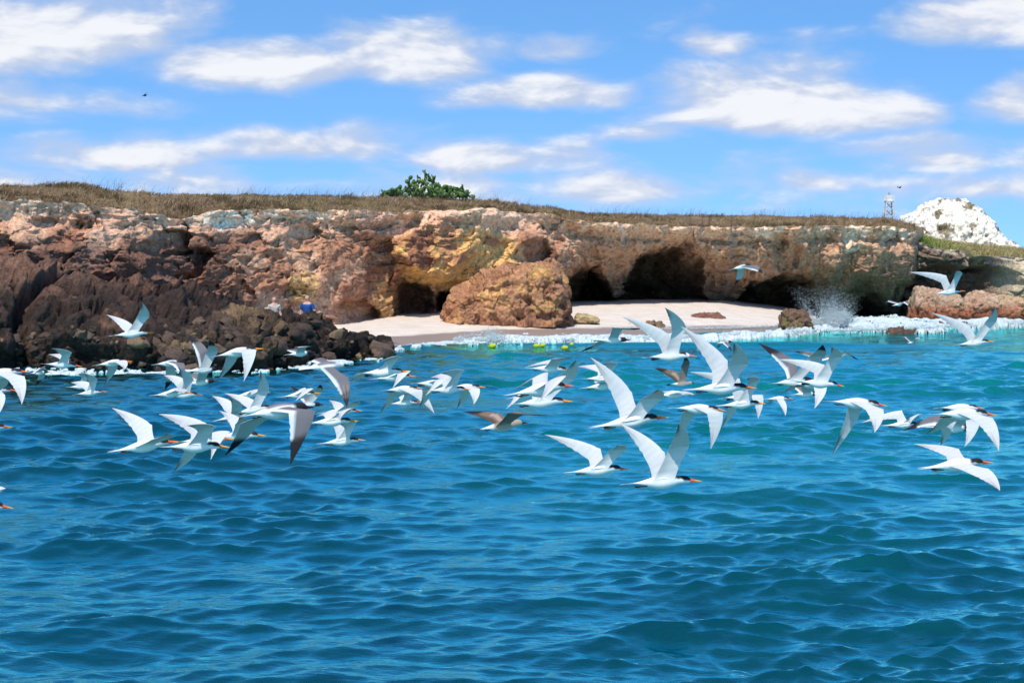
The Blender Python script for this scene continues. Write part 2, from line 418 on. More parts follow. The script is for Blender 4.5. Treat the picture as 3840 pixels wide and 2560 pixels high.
    D += 0.75 * fbm(X * 0.45, Z * 0.6, s=71, o=6, g=0.48) + 0.13 * fbm(X * 3.3, Z * 3.6, s=72, o=4, g=0.55)
    D += left * 0.5 * (ridged(X * 0.6 + 0.4 * Z, Z * 0.5 - 0.25 * X, s=75, o=4) - 0.65)
    D += right * 0.30 * (Z - 2.6)                                            # the right half overhangs
    tz = Z * 1.7 + 0.28 * X * 0.12 + 0.9 * fbm(X * 0.45, Z * 0.4, s=78, o=4)
    D += (1 - 0.55 * right) * (0.24 * ((tz % 1.0) - 0.5) + 0.10 * (((tz * 2.6 + 0.3 * fbm(X * 2, Z, s=79, o=3)) % 1.0) - 0.5)) * sstep(-0.3, 0.3, fbm(X * 0.4, Z * 0.4, s=80, o=2) + 0.1)     # ledges of the bedding
    D -= left * 0.75 * sstep(3.7, 5.3, Z)
    # the hard crust along the lip
    top = sstep(-0.55, -0.12, Z - lipz[None, :])
    D += top * (0.28 + 0.3 * fbm(X * 1.7, Z * 2.5, s=81, o=4)) - 0.3 * sstep(0.25, 0.0, np.abs(Z - lipz[None, :] + 0.75)) * (0.5 + right * 0.5)
    Yv = Ym - D
    # ---- colours of the stone
    n1 = fbm(X * 0.5, Z * 0.6, s=91, o=5); n2 = fbm(X * 1.0, Z * 1.2, s=92, o=6); n3 = fbm(X * 4.5, Z * 5, s=93, o=4)
    def C(*c): return np.array(c)[None, None, :]
    def mixc(A, B, t): return A + (B - A) * np.clip(t, 0, 1)[..., None]
    col = C(0.33, 0.20, 0.135) + np.zeros(P.shape + (3,))
    col = mixc(col, C(0.23, 0.12, 0.08), sstep(0.0, 0.5, n1) * 0.85)                            # rust
    col = mixc(col, C(0.50, 0.37, 0.27), sstep(-0.05, 0.4, n2))                                # buff
    col = mixc(col, C(0.42, 0.305, 0.22), right * 0.75)                                        # greyer to the right
    col = mixc(col, C(0.48, 0.36, 0.26), right * sstep(0.0, 0.5, n2) * 0.8)
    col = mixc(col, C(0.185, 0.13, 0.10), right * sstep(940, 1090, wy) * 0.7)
    lowleft = (1 - sstep(700, 1050, P + 0.6 * (y - 1000))) * sstep(830, 960, wy)
    col = mixc(col, C(0.135, 0.085, 0.07), lowleft * 0.9)                                      # lava below
    ylw = cave(wx, wy, 1730, 950, 260, 190, 1.0, 2.0) * sstep(-0.25, 0.25, n2 + 0.1)
    col = mixc(col, C(0.60, 0.43, 0.18), ylw)
    col = mixc(col, C(0.55, 0.42, 0.20), cave(wx, wy, 1130, 1080, 70, 60, 0.75) + cave(wx, wy, 1440, 1130, 40, 90, 0.6))
    crust = sstep(-1.5, -0.25, Z - lipz[None, :] + 0.5 * n2)
    col = mixc(col, C(0.64, 0.49, 0.38), crust * (0.65 + 0.3 * (1 - right)))
    col = mixc(col, C(0.68, 0.55, 0.43), sstep(-0.5, -0.1, Z - lipz[None, :] + 0.15 * n3) * sstep(-0.3, 0.2, n2 + 0.1))
    streak = sstep(0.15, 0.5, fbm(X * 1.5, Z * 0.16, s=97, o=4)) * sstep(-0.3, 0.3, n1 + 0.2)
    col = mixc(col, C(0.24, 0.215, 0.215), streak * (0.22 + 0.45 * right))                       # grey water stains
    w = cave(wx, wy, 850, 825, 110, 40, 1) + cave(wx, wy, 2860, 868, 60, 30, 1) + cave(wx, wy, 3185, 890, 60, 55, 1) + cave(wx, wy, 3350, 872, 50, 22, 1) + cave(wx, wy, 1120, 800, 160, 14, .6) + cave(wx, wy, 2360, 860, 25, 30, .7)
    col = mixc(col, C(0.78, 0.74, 0.68), w * sstep(-0.35, 0.15, n3 + 0.4 * n2))                # guano
    col = mixc(col, C(0.10, 0.07, 0.06), sstep(0.42, 0.65, n3) * 0.4)
    col = mixc(col, C(0.10, 0.085, 0.06), right * sstep(0.7, 0.2, Z) * sstep(2900, 3050, P) * 0.7)   # wet foot at the sea
    col = mixc(col * C(1.40, 1.10, 0.92), col * C(1.24, 1.0, 0.82), right)
    jx = 0.30 * fbm(X * 1.3, Yv * 1.3, Z * 1.3, s=76, o=4); jz = 0.22 * fbm(X * 1.3 + 5, Yv * 1.3, Z * 1.3, s=77, o=4) * sstep(0.2, 1.2, Z) * sstep(-0.1, -0.6, Z - lipz[None, :])
    V3 = np.stack([X + jx, Yv, Z + jz], -1)
    me = mesh_np('cliff', V3.reshape(-1, 3), grid_faces(nr, len(px)), np.clip(col, 0.01, 0.9).reshape(-1, 3), mat=M_CLIFF)
    obj('cliff', me, kind='structure')
    return px, V3[-1]                                                        # the lip
cliff_px, lip = build_cliff()

# ------------------------------------------------------------------ the plateau behind the lip
def crest_z(px, Yc): return zat(interp(px, CREST), Yc)
def build_plateau():
    nr = [0, 0.25, 0.6, 1.0, 1.6, 2.4, 3.4, 4.6, 6.0, 8.0, 11, 16, 26, 45, 80, 140, 220, 330]
    px = cliff_px
    rows = []
    for d in nr:
        Y = lip[:, 1] + d
        Xr = lip[:, 0] * (Y / lip[:, 1]) if d > 0 else lip[:, 0]
        cz = crest_z(px, lip[:, 1] + 6.0)
        t = sstep(0, 6.0, d)
        z = lip[:, 2] * (1 - t) + cz * t
        if d > 6.0: z = cz + 0.0165 * (d - 6.0) - 0.02
        if 0 < d < 30: z = z + 0.12 * fbm(Xr * 0.5, Y * 0.5, s=101, o=4) * min(1, d)
        rows.append(np.stack([Xr, Y, z], -1))
    V = np.array(rows)
    X, Y = V[..., 0], V[..., 1]
    n = fbm(X * 0.6, Y * 0.6, s=103, o=4); n = n[..., None]
    col = np.array([0.21, 0.145, 0.08]) * (1 + 0.5 * n) + np.array([0.0, 0.02, 0.0]) * n
    near = np.clip(1 - (Y - lip[None, :, 1]) / 0.5, 0, 1)[..., None]
    col = col * (1 - near) + np.array([0.42, 0.32, 0.24]) * near
    me = mesh_np('plateau', V.reshape(-1, 3), grid_faces(len(nr), len(px)), np.clip(col, 0.02, 0.8).reshape(-1, 3), mat=M_CLIFF)
    obj('plateau', me, kind='structure')
    return V
PLAT = build_plateau()

# ------------------------------------------------------------------ rock shells: mounds, boulders, stacks
def shell(x, top, base, Yc, Rf, Rb, nth=60, pf=0.75, pz=0.8, disp=None, colf=None, seed=0):
    """x: world X of the columns; top: crest height; a shell swept from the front foot over the crest to the back foot"""
    x = np.asarray(x, float); n = len(x)
    th = math.pi * (1 - np.cos(math.pi * np.linspace(0, 1, nth))) / 2
    th = 0.65 * th + 0.35 * np.linspace(0, math.pi, nth)
    T, Xg = np.meshgrid(th, x, indexing='ij')
    c, s = np.cos(T), np.sin(T)
    R = np.where(c > 0, Rf[None, :], Rb[None, :])
    Y = Yc[None, :] - R * np.sign(c) * np.abs(c) ** pf
    Z = base[None, :] + (top - base)[None, :] * np.abs(s) ** pz
    P = np.stack([Xg, Y, Z], -1)
    du = np.gradient(P, axis=1); dv = np.gradient(P, axis=0)
    N = np.cross(du, dv); N /= np.maximum(np.linalg.norm(N, axis=-1, keepdims=True), 1e-6)
    if (N[nth // 2, :, 2]).mean() < 0: N = -N
    d = disp(P)
    P = P + N * d[..., None]
    cols = colf(P, d)
    return P, grid_faces(nth, n), cols

def lava_disp(big=0.9, amp=0.4, seed=0):
    def f(P):
        x, y, z = P[..., 0], P[..., 1], P[..., 2]
        w = 0.5 * fbm(x * 0.9 / big, y * 0.9 / big, z * 0.9 / big, s=seed + 5, o=2); w2 = 0.5 * fbm(x * 0.9 / big + 7, y * 0.9 / big, z * 0.9 / big, s=seed + 6, o=2)
        f1, f2, i1 = worley(x / big + w, y / big + w2, z / big * 1.2 - w2, s=seed)
        g1, g2, i2 = worley(x / big * 2.6, y / big * 2.6, z / big * 2.9, s=seed + 50)
        return amp * (1.0 * (i1 - 0.45) - 0.5 * f1) + amp * 0.5 * (i2 - 0.5 - 0.5 * g1) + amp * 0.4 * fbm(x * 1.6, y * 1.6, z * 1.6, s=seed + 9, o=5, g=0.5)
    return f
def lava_col(c0, c1, c2, seed=0, big=0.9, wet=True):
    c0, c1, c2 = map(np.array, (c0, c1, c2))
    def f(P, d):
        x, y, z = P[..., 0], P[..., 1], P[..., 2]
        _, _, i = worley(x / big * 2.6, y / big * 2.6, z / big * 2.9, s=seed + 50)
        n = fbm(x * 0.8, y * 0.8, z * 0.8, s=seed + 21, o=5)
        c = c0 + (c1 - c0) * np.clip(i * 0.8 + 0.5 * n, 0, 1)[..., None]
        c = c + (c2 - c) * (sstep(0.05, 0.5, n + 0.25 * fbm(x * 3, y * 3, z * 3, s=seed + 33, o=3)))[..., None]
        if wet: c = c * (1 - 0.45 * sstep(0.55, 0.15, z)[..., None])
        return np.clip(c, 0.01, 0.9)
    return f

def boulder_meshes(k=6):
    out = []
    for i in range(k):
        bm = bmesh.new(); bmesh.ops.create_icosphere(bm, subdivisions=2, radius=1.0)
        co = np.array([v.co[:] for v in bm.verts])
        f1, f2, idv = worley(co[:, 0] * 1.1 + i * 7, co[:, 1] * 1.1, co[:, 2] * 1.1, s=200 + i)
        r = 1 + 0.38 * (idv - 0.5) - 0.25 * f1 + 0.22 * fbm(co[:, 0] * 1.4, co[:, 1] * 1.4, co[:, 2] * 1.4 + i, s=210 + i, o=3)
        sc = np.array([1.0, random.uniform(0.7, 0.95), random.uniform(0.55, 0.8)])
        for v, q in zip(bm.verts, co * r[:, None] * sc): v.co = q
        me = bpy.data.meshes.new('boulder'); bm.to_mesh(me); bm.free()
        me.polygons.foreach_set('use_smooth', np.ones(len(me.polygons), bool)); me.set_sharp_from_angle(angle=math.radians(38))
        me.materials.append(M_BOULDER); out.append(me)
    return out
BOULDERS = boulder_meshes()
def scatter_boulders(parent, P, n, lo, hi, rng, zmax=9.0):
    """separate stones lying in the joints of a shell (front side, above the water)"""
    h, w = P.shape[:2]; k = 0
    while k < n:
        i = int(rng.integers(2, h // 2 + 2)); j = int(rng.integers(3, w - 3))
        p = P[i, j]
        if p[2] < 0.05 or p[2] > zmax or (i > h * 0.42 and -9.2 < p[0] < -5.8): continue
        b = obj('boulder', BOULDERS[int(rng.integers(0, len(BOULDERS)))], parent)
        s = lo * (hi / lo) ** (rng.random() ** 1.8)
        b.location = p + np.array([0, 0.1 * s, -0.15 * s]); b.scale = (s, s * rng.uniform(0.7, 1.1), s * rng.uniform(0.7, 1.15))
        b.rotation_euler = (rng.uniform(-0.5, 0.5), rng.uniform(-0.5, 0.5), rng.uniform(0, 6.28)); k += 1

def rubble(parent, P, n, lo, hi, rng, tones):
    """small broken stones too many to tell apart, one part of the slope"""
    bm = bmesh.new(); bmesh.ops.create_icosphere(bm, subdivisions=1, radius=1.0)
    co = np.array([v.co[:] for v in bm.verts]); fa = np.array([[v.index for v in f.verts] for f in bm.faces]); bm.free()
    h, w = P.shape[:2]
    i = rng.integers(2, h // 2 + 2, n); j = rng.integers(2, w - 2, n); c = P[i, j]
    c = c[(c[:, 2] > 0.02) & (c[:, 2] < 1.5)]; n = len(c)
    s = lo * (hi / lo) ** (rng.random(n) ** 1.6)
    V = co[None] * (1 + rng.normal(0, 0.22, (n, len(co), 1))) * np.stack([s, s * rng.uniform(.6, 1, n), s * rng.uniform(.55, 1, n)], -1)[:, None, :]
    a = rng.uniform(0, 6.28, n)[:, None]; x, y = V[..., 0].copy(), V[..., 1].copy()
    V[..., 0], V[..., 1] = x * np.cos(a) - y * np.sin(a), x * np.sin(a) + y * np.cos(a)
    b = rng.normal(0, 0.5, n)[:, None]; x, z = V[..., 0].copy(), V[..., 2].copy()
    V[..., 0], V[..., 2] = x * np.cos(b) - z * np.sin(b), x * np.sin(b) + z * np.cos(b)
    V = V + c[:, None, :]
    F = (fa[None] + len(co) * np.arange(n)[:, None, None]).reshape(-1, 3)
    t = np.array(tones); C = t[rng.integers(0, len(t), n)] * rng.uniform(0.75, 1.3, (n, 1)); C = np.repeat(C, len(co), axis=0)
    obj('rubble', mesh_np('rubble', V.reshape(-1, 3), F, C, smooth=False, mat=M_LAVA), parent, kind='stuff')
def build_left_shore():
    px = np.arange(-420, 1010, 4.5)
    Yc = yb(px) - 0.3
    foot = ywater(interp(px, [(-420, 1402), (0, 1398), (300, 1392), (700, 1388), (1010, 1384)]))
    topz = interp(px, [(-420, 3.5), (0, 3.35), (120, 3.4), (250, 3.0), (420, 2.75), (560, 2.35), (680, 2.05), (760, 1.8), (860, 1.4), (1010, 0.8)])
    x = (px - CXP) * (0.5 * (Yc + foot)) / FPX
    def disp(P):
        d = lava_disp(1.5, 0.55, 300)(P)
        xx, zz = P[..., 0], P[..., 2]
        d = d + 0.9 * (ridged(xx * 0.55, P[..., 1] * 0.55, zz * 0.7, s=306, o=3) - 0.72) + 0.24 * fbm(xx * 1.9, P[..., 1] * 1.9, zz * 2.2, s=307, o=5, g=0.6)
        gully = sstep(0.25, 0.0, np.abs(xx + 16.9 + 0.25 * zz)) + 0.8 * sstep(0.3, 0, np.abs(xx + 15.0 - 0.5 * (3.2 - zz) * 0.3))
        return d - 0.9 * gully 
    P, F, C = shell(x, topz, np.full(len(x), -0.5), Yc, Yc - foot, np.full(len(x), 1.0), nth=200, pf=0.8, pz=0.5, disp=disp,
                    colf=lava_col((0.028, 0.020, 0.017), (0.072, 0.043, 0.032), (0.17, 0.088, 0.055), 300, 1.35))
    hi = sstep(2.1, 3.4, P[..., 2] + 0.5 * fbm(P[..., 0], P[..., 1], P[..., 2], s=309, o=3))[..., None]
    C = C * (1 - hi * 0.55) + np.array([0.30, 0.165, 0.11]) * hi * 0.55
    o = obj('rocky_shore', mesh_np('rocky_shore', P.reshape(-1, 3), F, C.reshape(-1, 3), mat=M_LAVA), label='dark brown lava rock slope below the cliff on the far left, washed by the sea', cat='rocky shore')
    scatter_boulders(o, P, 60, 0.18, 0.6, np.random.default_rng(31), 1.2)
    rubble(o, P, 350, 0.06, 0.2, np.random.default_rng(32), [(0.06, 0.045, 0.036), (0.13, 0.085, 0.062), (0.22, 0.14, 0.095), (0.1, 0.07, 0.052)])
def build_headland():
    px = np.arange(610, 1506, 3.6)
    crest = interp(px, [(610, 1260), (650, 1215), (700, 1178), (800, 1150), (880, 1140), (960, 1158), (1050, 1166), (1150, 1182), (1200, 1186), (1225, 1216), (1300, 1214), (1370, 1232), (1420, 1276), (1470, 1322), (1506, 1360)])
    foot = ywater(interp(px, [(610, 1394), (1000, 1386), (1200, 1364), (1350, 1350), (1506, 1344)]))
    Yc = foot + interp(px, [(610, 3.0), (800, 3.8), (1150, 3.6), (1300, 2.4), (1506, 0.8)])
    topz = zat(crest, Yc) - interp(px, [(610, 0.1), (900, 0.05), (980, -0.08), (1210, -0.10), (1260, 0.1), (1506, 0.05)])
    x = (px - CXP) * (0.6 * Yc + 0.4 * foot) / FPX
    P, F, C = shell(x, topz, np.full(len(x), -0.5), Yc, Yc - foot + 0.2, interp(px, [(610, 2.0), (1200, 2.0), (1506, 0.8)]), nth=130, pf=0.9, pz=0.72, disp=lambda P: lava_disp(1.25, 0.52, 400)(P) + 0.5 * (ridged(P[..., 0] * 0.8, P[..., 1] * 0.8, P[..., 2], s=406, o=4) - 0.72) + 0.14 * fbm(P[..., 0] * 3, P[..., 1] * 3, P[..., 2] * 3, s=407, o=4, g=0.6),
                    colf=lava_col((0.030, 0.022, 0.018), (0.080, 0.051, 0.036), (0.17, 0.112, 0.060), 400, 0.95))
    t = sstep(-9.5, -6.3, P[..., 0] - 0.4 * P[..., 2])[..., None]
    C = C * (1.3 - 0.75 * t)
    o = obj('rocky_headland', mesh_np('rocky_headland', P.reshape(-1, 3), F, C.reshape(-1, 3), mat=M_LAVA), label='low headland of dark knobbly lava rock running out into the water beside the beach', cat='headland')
    scatter_boulders(o, P, 70, 0.16, 0.6, np.random.default_rng(41))
    rubble(o, P, 220, 0.05, 0.16, np.random.default_rng(42), [(0.05, 0.038, 0.03), (0.11, 0.075, 0.052), (0.2, 0.14, 0.07), (0.08, 0.06, 0.045)])
build_left_shore(); build_headland()

def rock(name, outline, basepx, Y, depth, label, cat='rock', seed=0, amp=0.22, big=0.8, cols=((0.2, 0.12, 0.09), (0.33, 0.21, 0.15), (0.42, 0.31, 0.16)), nx=120, nth=80, mat=None, pf=0.7, pz=0.6, post=None, extra=None, wet=False):
    """a single rock whose skyline follows outline (photograph pixels) at distance Y"""
    a, b = outline[0][0], outline[-1][0]
    px = np.linspace(a, b, nx)
    Yc = np.full(nx, float(Y))
    top = zat(interp(px, outline), Y); bz = zat(np.interp(px, [a, b], basepx if isinstance(basepx, tuple) else (basepx, basepx)), Y - depth * 0.8)
    ends = np.clip(np.minimum(px - a, b - px) / (0.16 * (b - a)), 0, 1) ** 0.5
    R = depth * (0.25 + 0.75 * ends)
    base = np.minimum(bz - 0.15, top - 0.05)
    top = base + (top - base) * np.clip(ends * 1.6, 0.12, 1)
    x = (px - CXP) * Y / FPX
    dsp = lava_disp(big, amp, seed)
    P, F, C = shell(x, top, base, Yc, R, R, nth=nth, pf=pf, pz=pz, disp=(lambda P: dsp(P) + (extra(P) if extra else 0) + amp * (0.35 * fbm(P[..., 0] * 4.5, P[..., 1] * 4.5, P[..., 2] * 4.5, s=seed + 71, o=4) - 0.55 * sstep(0.15, 0.42, fbm(P[..., 0] * 2.6, P[..., 1] * 2.6, P[..., 2] * 2.6, s=seed + 72, o=4)))), colf=lava_col(*cols, seed, big, wet))
    if post: C = post(P, C)
    return obj(name, mesh_np(name, P.reshape(-1, 3), F, C.reshape(-1, 3), mat=mat or M_CLIFF), label=label, cat=cat)

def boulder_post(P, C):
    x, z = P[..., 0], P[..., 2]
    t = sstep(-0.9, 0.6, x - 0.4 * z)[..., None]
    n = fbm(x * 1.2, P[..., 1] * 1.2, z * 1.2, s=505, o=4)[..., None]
    C = C * (1.12 - 0.2 * t) + np.array([0.06, 0.035, 0.0]) * np.clip(0.5 - t + n, 0, 1)  # sunlit left and shaded right painted in: left paler and yellower, right darker
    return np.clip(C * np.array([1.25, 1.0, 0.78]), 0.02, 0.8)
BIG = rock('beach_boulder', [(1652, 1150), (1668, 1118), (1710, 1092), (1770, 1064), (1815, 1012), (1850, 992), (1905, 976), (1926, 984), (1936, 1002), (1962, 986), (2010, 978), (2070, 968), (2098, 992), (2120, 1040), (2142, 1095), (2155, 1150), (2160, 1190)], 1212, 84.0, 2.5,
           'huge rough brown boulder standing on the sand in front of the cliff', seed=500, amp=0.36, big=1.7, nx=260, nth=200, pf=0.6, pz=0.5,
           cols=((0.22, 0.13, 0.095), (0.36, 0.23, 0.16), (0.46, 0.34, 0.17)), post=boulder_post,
           extra=lambda P: 0.6 * (ridged(P[..., 0] * 0.55, P[..., 2] * 0.3, P[..., 1] * 0.4, s=511, o=3) - 0.7))
rock('sand_ledge', [(2145, 1190), (2165, 1172), (2200, 1176), (2225, 1184), (2250, 1192)], 1198, 84.5, 0.5, 'small tan rock ledge at the right foot of the huge boulder', seed=520, amp=0.1, big=0.35, nx=50, nth=40, cols=((0.3, 0.2, 0.11), (0.42, 0.3, 0.17), (0.5, 0.4, 0.2)))
rock('beach_rock', [(2395, 1222), (2425, 1203), (2450, 1198), (2475, 1205), (2492, 1218), (2500, 1230)], 1233, 85.0, 0.55, 'rounded brown beach rock with green weed, half hidden behind a tern wing', seed=530, amp=0.14, big=0.4, nx=60, nth=44, cols=((0.16, 0.1, 0.06), (0.26, 0.17, 0.1), (0.16, 0.17, 0.06)))
rock('beach_rock', [(2340, 1222), (2365, 1210), (2385, 1212), (2400, 1224)], 1227, 85.6, 0.35, 'smallest beach rock, low, just left of the rounded one', seed=540, amp=0.08, big=0.3, nx=40, nth=32, cols=((0.16, 0.1, 0.06), (0.26, 0.17, 0.1), (0.2, 0.17, 0.07)))
rock('beach_slab', [(2555, 1194), (2600, 1182), (2640, 1168), (2690, 1170), (2715, 1188), (2728, 1202)], 1204, 91.0, 0.8, 'flat reddish brown rock slab lying on the middle of the sand', seed=550, amp=0.13, big=0.45, nx=70, nth=44, cols=((0.17, 0.085, 0.06), (0.27, 0.13, 0.085), (0.15, 0.14, 0.06)))
rock('sea_rock', [(2924, 1200), (2930, 1172), (2960, 1160), (3010, 1162), (3035, 1185), (3052, 1215), (3060, 1230)], 1246, 85.5, 0.8, 'blocky dark red-brown rock at the end of the beach with spray bursting beside it', seed=560, amp=0.25, big=0.6, nx=80, nth=60, pz=0.45, cols=((0.13, 0.07, 0.05), (0.22, 0.12, 0.08), (0.17, 0.13, 0.06)))
rock('sea_rock', [(3320, 1248), (3345, 1234), (3375, 1224), (3400, 1232), (3440, 1226), (3460, 1240)], 1252, 83.0, 0.7, 'low weedy dark rock awash in the foam right of the cliff foot', seed=570, amp=0.16, big=0.45, nx=70, nth=44, cols=((0.10, 0.06, 0.045), (0.16, 0.09, 0.06), (0.11, 0.1, 0.045)))
rock('sea_rock', [(3508, 1225), (3530, 1208), (3552, 1214), (3580, 1204), (3610, 1200), (3640, 1216), (3655, 1228)], 1230, 90.0, 0.7, 'low rock awash in the surf, the one farthest right', seed=580, amp=0.16, big=0.45, nx=70, nth=44, cols=((0.11, 0.07, 0.045), (0.17, 0.1, 0.06), (0.12, 0.11, 0.045)))

# right-hand terrace, its ledge and the white stack
def strat_post(P, C):
    x, y, z = P[..., 0], P[..., 1], P[..., 2]
    red = sstep(1.1, 0.35, z)[..., None]; n = fbm(x, y, z * 2, s=612, o=4)[..., None]
    C = C * (1 - red) + np.array([0.33, 0.12, 0.06]) * (1 + 0.5 * n) * red
    wet = sstep(0.35, 0.1, z)[..., None]
    return np.clip(C * (1 - 0.6 * wet), 0.02, 0.8)
rock('rock_ledge', [(3392, 1192), (3408, 1150), (3418, 1092), (3440, 1072), (3480, 1080), (3540, 1088), (3590, 1105), (3605, 1135), (3640, 1105), (3670, 1090), (3720, 1096), (3790, 1112), (3850, 1120), (3900, 1122), (3960, 1140)], 1196, 101.0, 1.6,
     'pinkish orange layered rock ledge just above the surf at the right edge', cat='rock', seed=600, amp=0.22, big=0.9, nx=240, nth=100, pz=0.42, cols=((0.4, 0.25, 0.16), (0.56, 0.4, 0.28), (0.5, 0.36, 0.17)), post=strat_post)

def build_terrace():
    px = np.arange(3400, 4300, 5.0)
    Y0 = interp(px, [(3400, 110), (3500, 109), (3700, 107), (3800, 104), (4300, 98)])
    lipy = interp(px, [(3400, 905), (3450, 912), (3520, 930), (3600, 938), (3640, 955), (3700, 958), (3800, 965), (4300, 985)])
    nr = 110
    v = np.linspace(0, 1, nr); lz = zat(lipy, Y0) + 0.12 * fbm(px / 25, px * 0, s=620, o=4)
    P, V = np.meshgrid(px, v); Ym = np.broadcast_to(Y0, P.shape); Z = -0.4 + V * (lz[None, :] + 0.4)
    X = (P - CXP) * Ym / FPX; y = HYP + (CAM_H - Z) * FPX / Ym
    wx = P + 20 * fbm(X, Z, s=621, o=3); wy = y + 18 * fbm(X, Z, s=622, o=3)
    D = 0.5 * fbm(X * 0.8, Z * 0.9, s=623, o=6) + 0.12 * fbm(X * 4, Z * 4, s=624, o=3)
    f1, f2, idv = worley(X * 1.1, Z * 1.3, Ym * 0.1, s=625)
    D += 0.4 * (idv - 0.5) - 0.2 * sstep(0.1, 0, f2 - f1)
    D -= 2.6 * cave(wx, wy, 3600, 1060, 210, 70, 1.0) + 1.2 * cave(wx, wy, 3690, 990, 60, 35, 1.0)
    n = fbm(X * 0.9, Z, s=626, o=5); n3 = fbm(X * 3.5, Z * 4, s=627, o=4)
    def m(A, B, t): return A + (np.array(B) - A) * np.clip(t, 0, 1)[..., None]
    col = m(np.zeros(P.shape + (3,)) + np.array([0.2, 0.14, 0.105]), (0.34, 0.25, 0.18), sstep(-0.1, 0.4, n))
    col = m(col, (0.62, 0.5, 0.33), sstep(3720, 3790, wx + 30 * n) * 0.9)
    col = m(col, (0.6, 0.47, 0.36), sstep(-0.45, -0.1, Z - lz[None, :] + 0.2 * n3) * 0.7)
    V3 = np.stack([X, Ym - D, Z], -1)
    obj('low_cliff', mesh_np('low_cliff', V3.reshape(-1, 3), grid_faces(nr, len(px)), np.clip(col, 0.02, 0.8).reshape(-1, 3), mat=M_CLIFF), kind='structure')
    rows = []
    for d in [0, 0.4, 1, 2, 3.5, 6, 10, 18, 40, 80]:
        Yr = V3[-1, :, 1] + d
        cz = zat(interp(px, [(3400, 872), (3450, 888), (3520, 908), (3650, 926), (3840, 942), (4300, 955)]), Y0 + 4)
        t = sstep(0, 4, d); z = V3[-1, :, 2] * (1 - t) + cz * t + max(0, d - 4) * 0.002
        rows.append(np.stack([V3[-1, :, 0] * Yr / V3[-1, :, 1], Yr, z], -1))
    G = np.array(rows); nn = fbm(G[..., 0] * 0.7, G[..., 1] * 0.7, s=631, o=4)[..., None]
    g = np.array([0.28, 0.24, 0.11]) * (1 + 0.5 * nn)
    obj('low_plateau', mesh_np('low_plateau', G.reshape(-1, 3), grid_faces(len(rows), len(px)), np.clip(g, 0.02, 0.5).reshape(-1, 3), mat=M_CLIFF), kind='structure')
    return px, G
T_px, T_G = build_terrace()

def dome_post(P, C):
    x, y, z = P[..., 0], P[..., 1], P[..., 2]
    n = fbm(x * 0.9, y * 0.9, z * 0.9, s=641, o=5); n2 = fbm(x * 2.2, y * 2.2, z * 2.2, s=642, o=4)
    d = sstep(0.22, 0.42, n + 0.5 * n2)[..., None]
    w = np.array([0.84, 0.80, 0.69]) * (1 + 0.06 * n2[..., None])
    return np.clip(w * (1 - d) + np.array([0.22, 0.18, 0.11]) * d, 0.03, 0.86)
rock('white_sea_stack', [(3366, 862), (3380, 830), (3402, 806), (3440, 786), (3480, 760), (3512, 746), (3545, 742), (3575, 748), (3605, 750), (3630, 764), (3650, 786), (3676, 812), (3700, 845), (3716, 872), (3742, 890), (3770, 898), (3790, 906), (3800, 925)], 960, 150.0, 6.0,
     'white guano covered domed rock rising behind the right end of the island', cat='rock', seed=640, amp=0.28, big=0.9, nx=190, nth=130, pf=0.8, pz=0.62, mat=M_FARROCK, post=dome_post)

# ------------------------------------------------------------------ sand
def sand_mat():
    m, nt, p, _ = mat_new('sand')
    tc = nt.nodes.new('ShaderNodeTexCoord'); v = tc.outputs['Object']
    a = nt.nodes.new('ShaderNodeAttribute'); a.attribute_name = 'wet'
    f = n_noise(nt, v, 1.4, 5); g = n_noise(nt, v, 30, 3)
    dry = n_ramp(nt, f, [(0.3, (0.58, 0.49, 0.40)), (0.7, (0.70, 0.61, 0.51))])
    dry = n_mix(nt, 1.0, dry, n_ramp(nt, g, [(0.35, (0.85, 0.85, 0.85)), (0.6, (1, 1, 1))]), 'MULTIPLY')
    c = n_mix(nt, a.outputs['Fac'], dry, (0.27, 0.205, 0.165))
    nt.links.new(c, p.inputs['Base Color'])
    r = nt.nodes.new('ShaderNodeMapRange'); nt.links.new(a.outputs['Fac'], r.inputs[0]); r.inputs[3].default_value = 0.95; r.inputs[4].default_value = 0.42
    nt.links.new(r.outputs[0], p.inputs['Roughness'])
    nt.links.new(n_bump(nt, g, 0.5, 0.02, n_bump(nt, f, 0.5, 0.12)), p.inputs['Normal'])
    return m
WL_PX = [(850, 1330), (1300, 1312), (1450, 1306), (1600, 1292), (1800, 1278), (2200, 1264), (2600, 1248), (2930, 1236), (3060, 1228)]
def build_beach():
    px = np.linspace(850, 3060, 320); t = np.linspace(-0.12, 1.4, 110)
    Yw = ywater(interp(px, WL_PX)); Yc = yb(px)
    T, P = np.meshgrid(t, px, indexing='ij')
    Y = Yw[None, :] + (Yc - Yw)[None, :] * T
    X = (P - CXP) * Y / FPX
    zt = interp(px, [(850, 0.35), (1300, 0.45), (1500, 0.62), (1850, 0.82), (2400, 0.92), (2700, 0.85), (2900, 0.48), (3060, 0.05)])
    Z = np.where(T < 1, zt[None, :] * (1 - (1 - np.clip(T, -1, 1)) ** 1.25 * 1.0 if True else 0), zt[None, :] + 0.25 * (T - 1))
    Z = np.where(T < 0, zt[None, :] * T * 1.2, Z)
    Z = Z + 0.05 * fbm(X * 0.5, Y * 0.7, s=700, o=4) * sstep(0.0, 0.3, T) + 0.02 * fbm(X * 2.5, Y * 2.5, s=701, o=3)
    edge = 0.30 - 0.12 * sstep(1600, 2600, P) + 0.05 * fbm(X * 0.35, Y * 0.1, s=702, o=3)
    wet = sstep(edge + 0.03, edge - 0.03, T)
    V = np.stack([X, Y, Z], -1)
    obj('beach', mesh_np('beach', V.reshape(-1, 3), grid_faces(len(t), len(px)), mat=sand_mat(), attrs={'wet': wet.ravel()}), kind='structure')
build_beach()

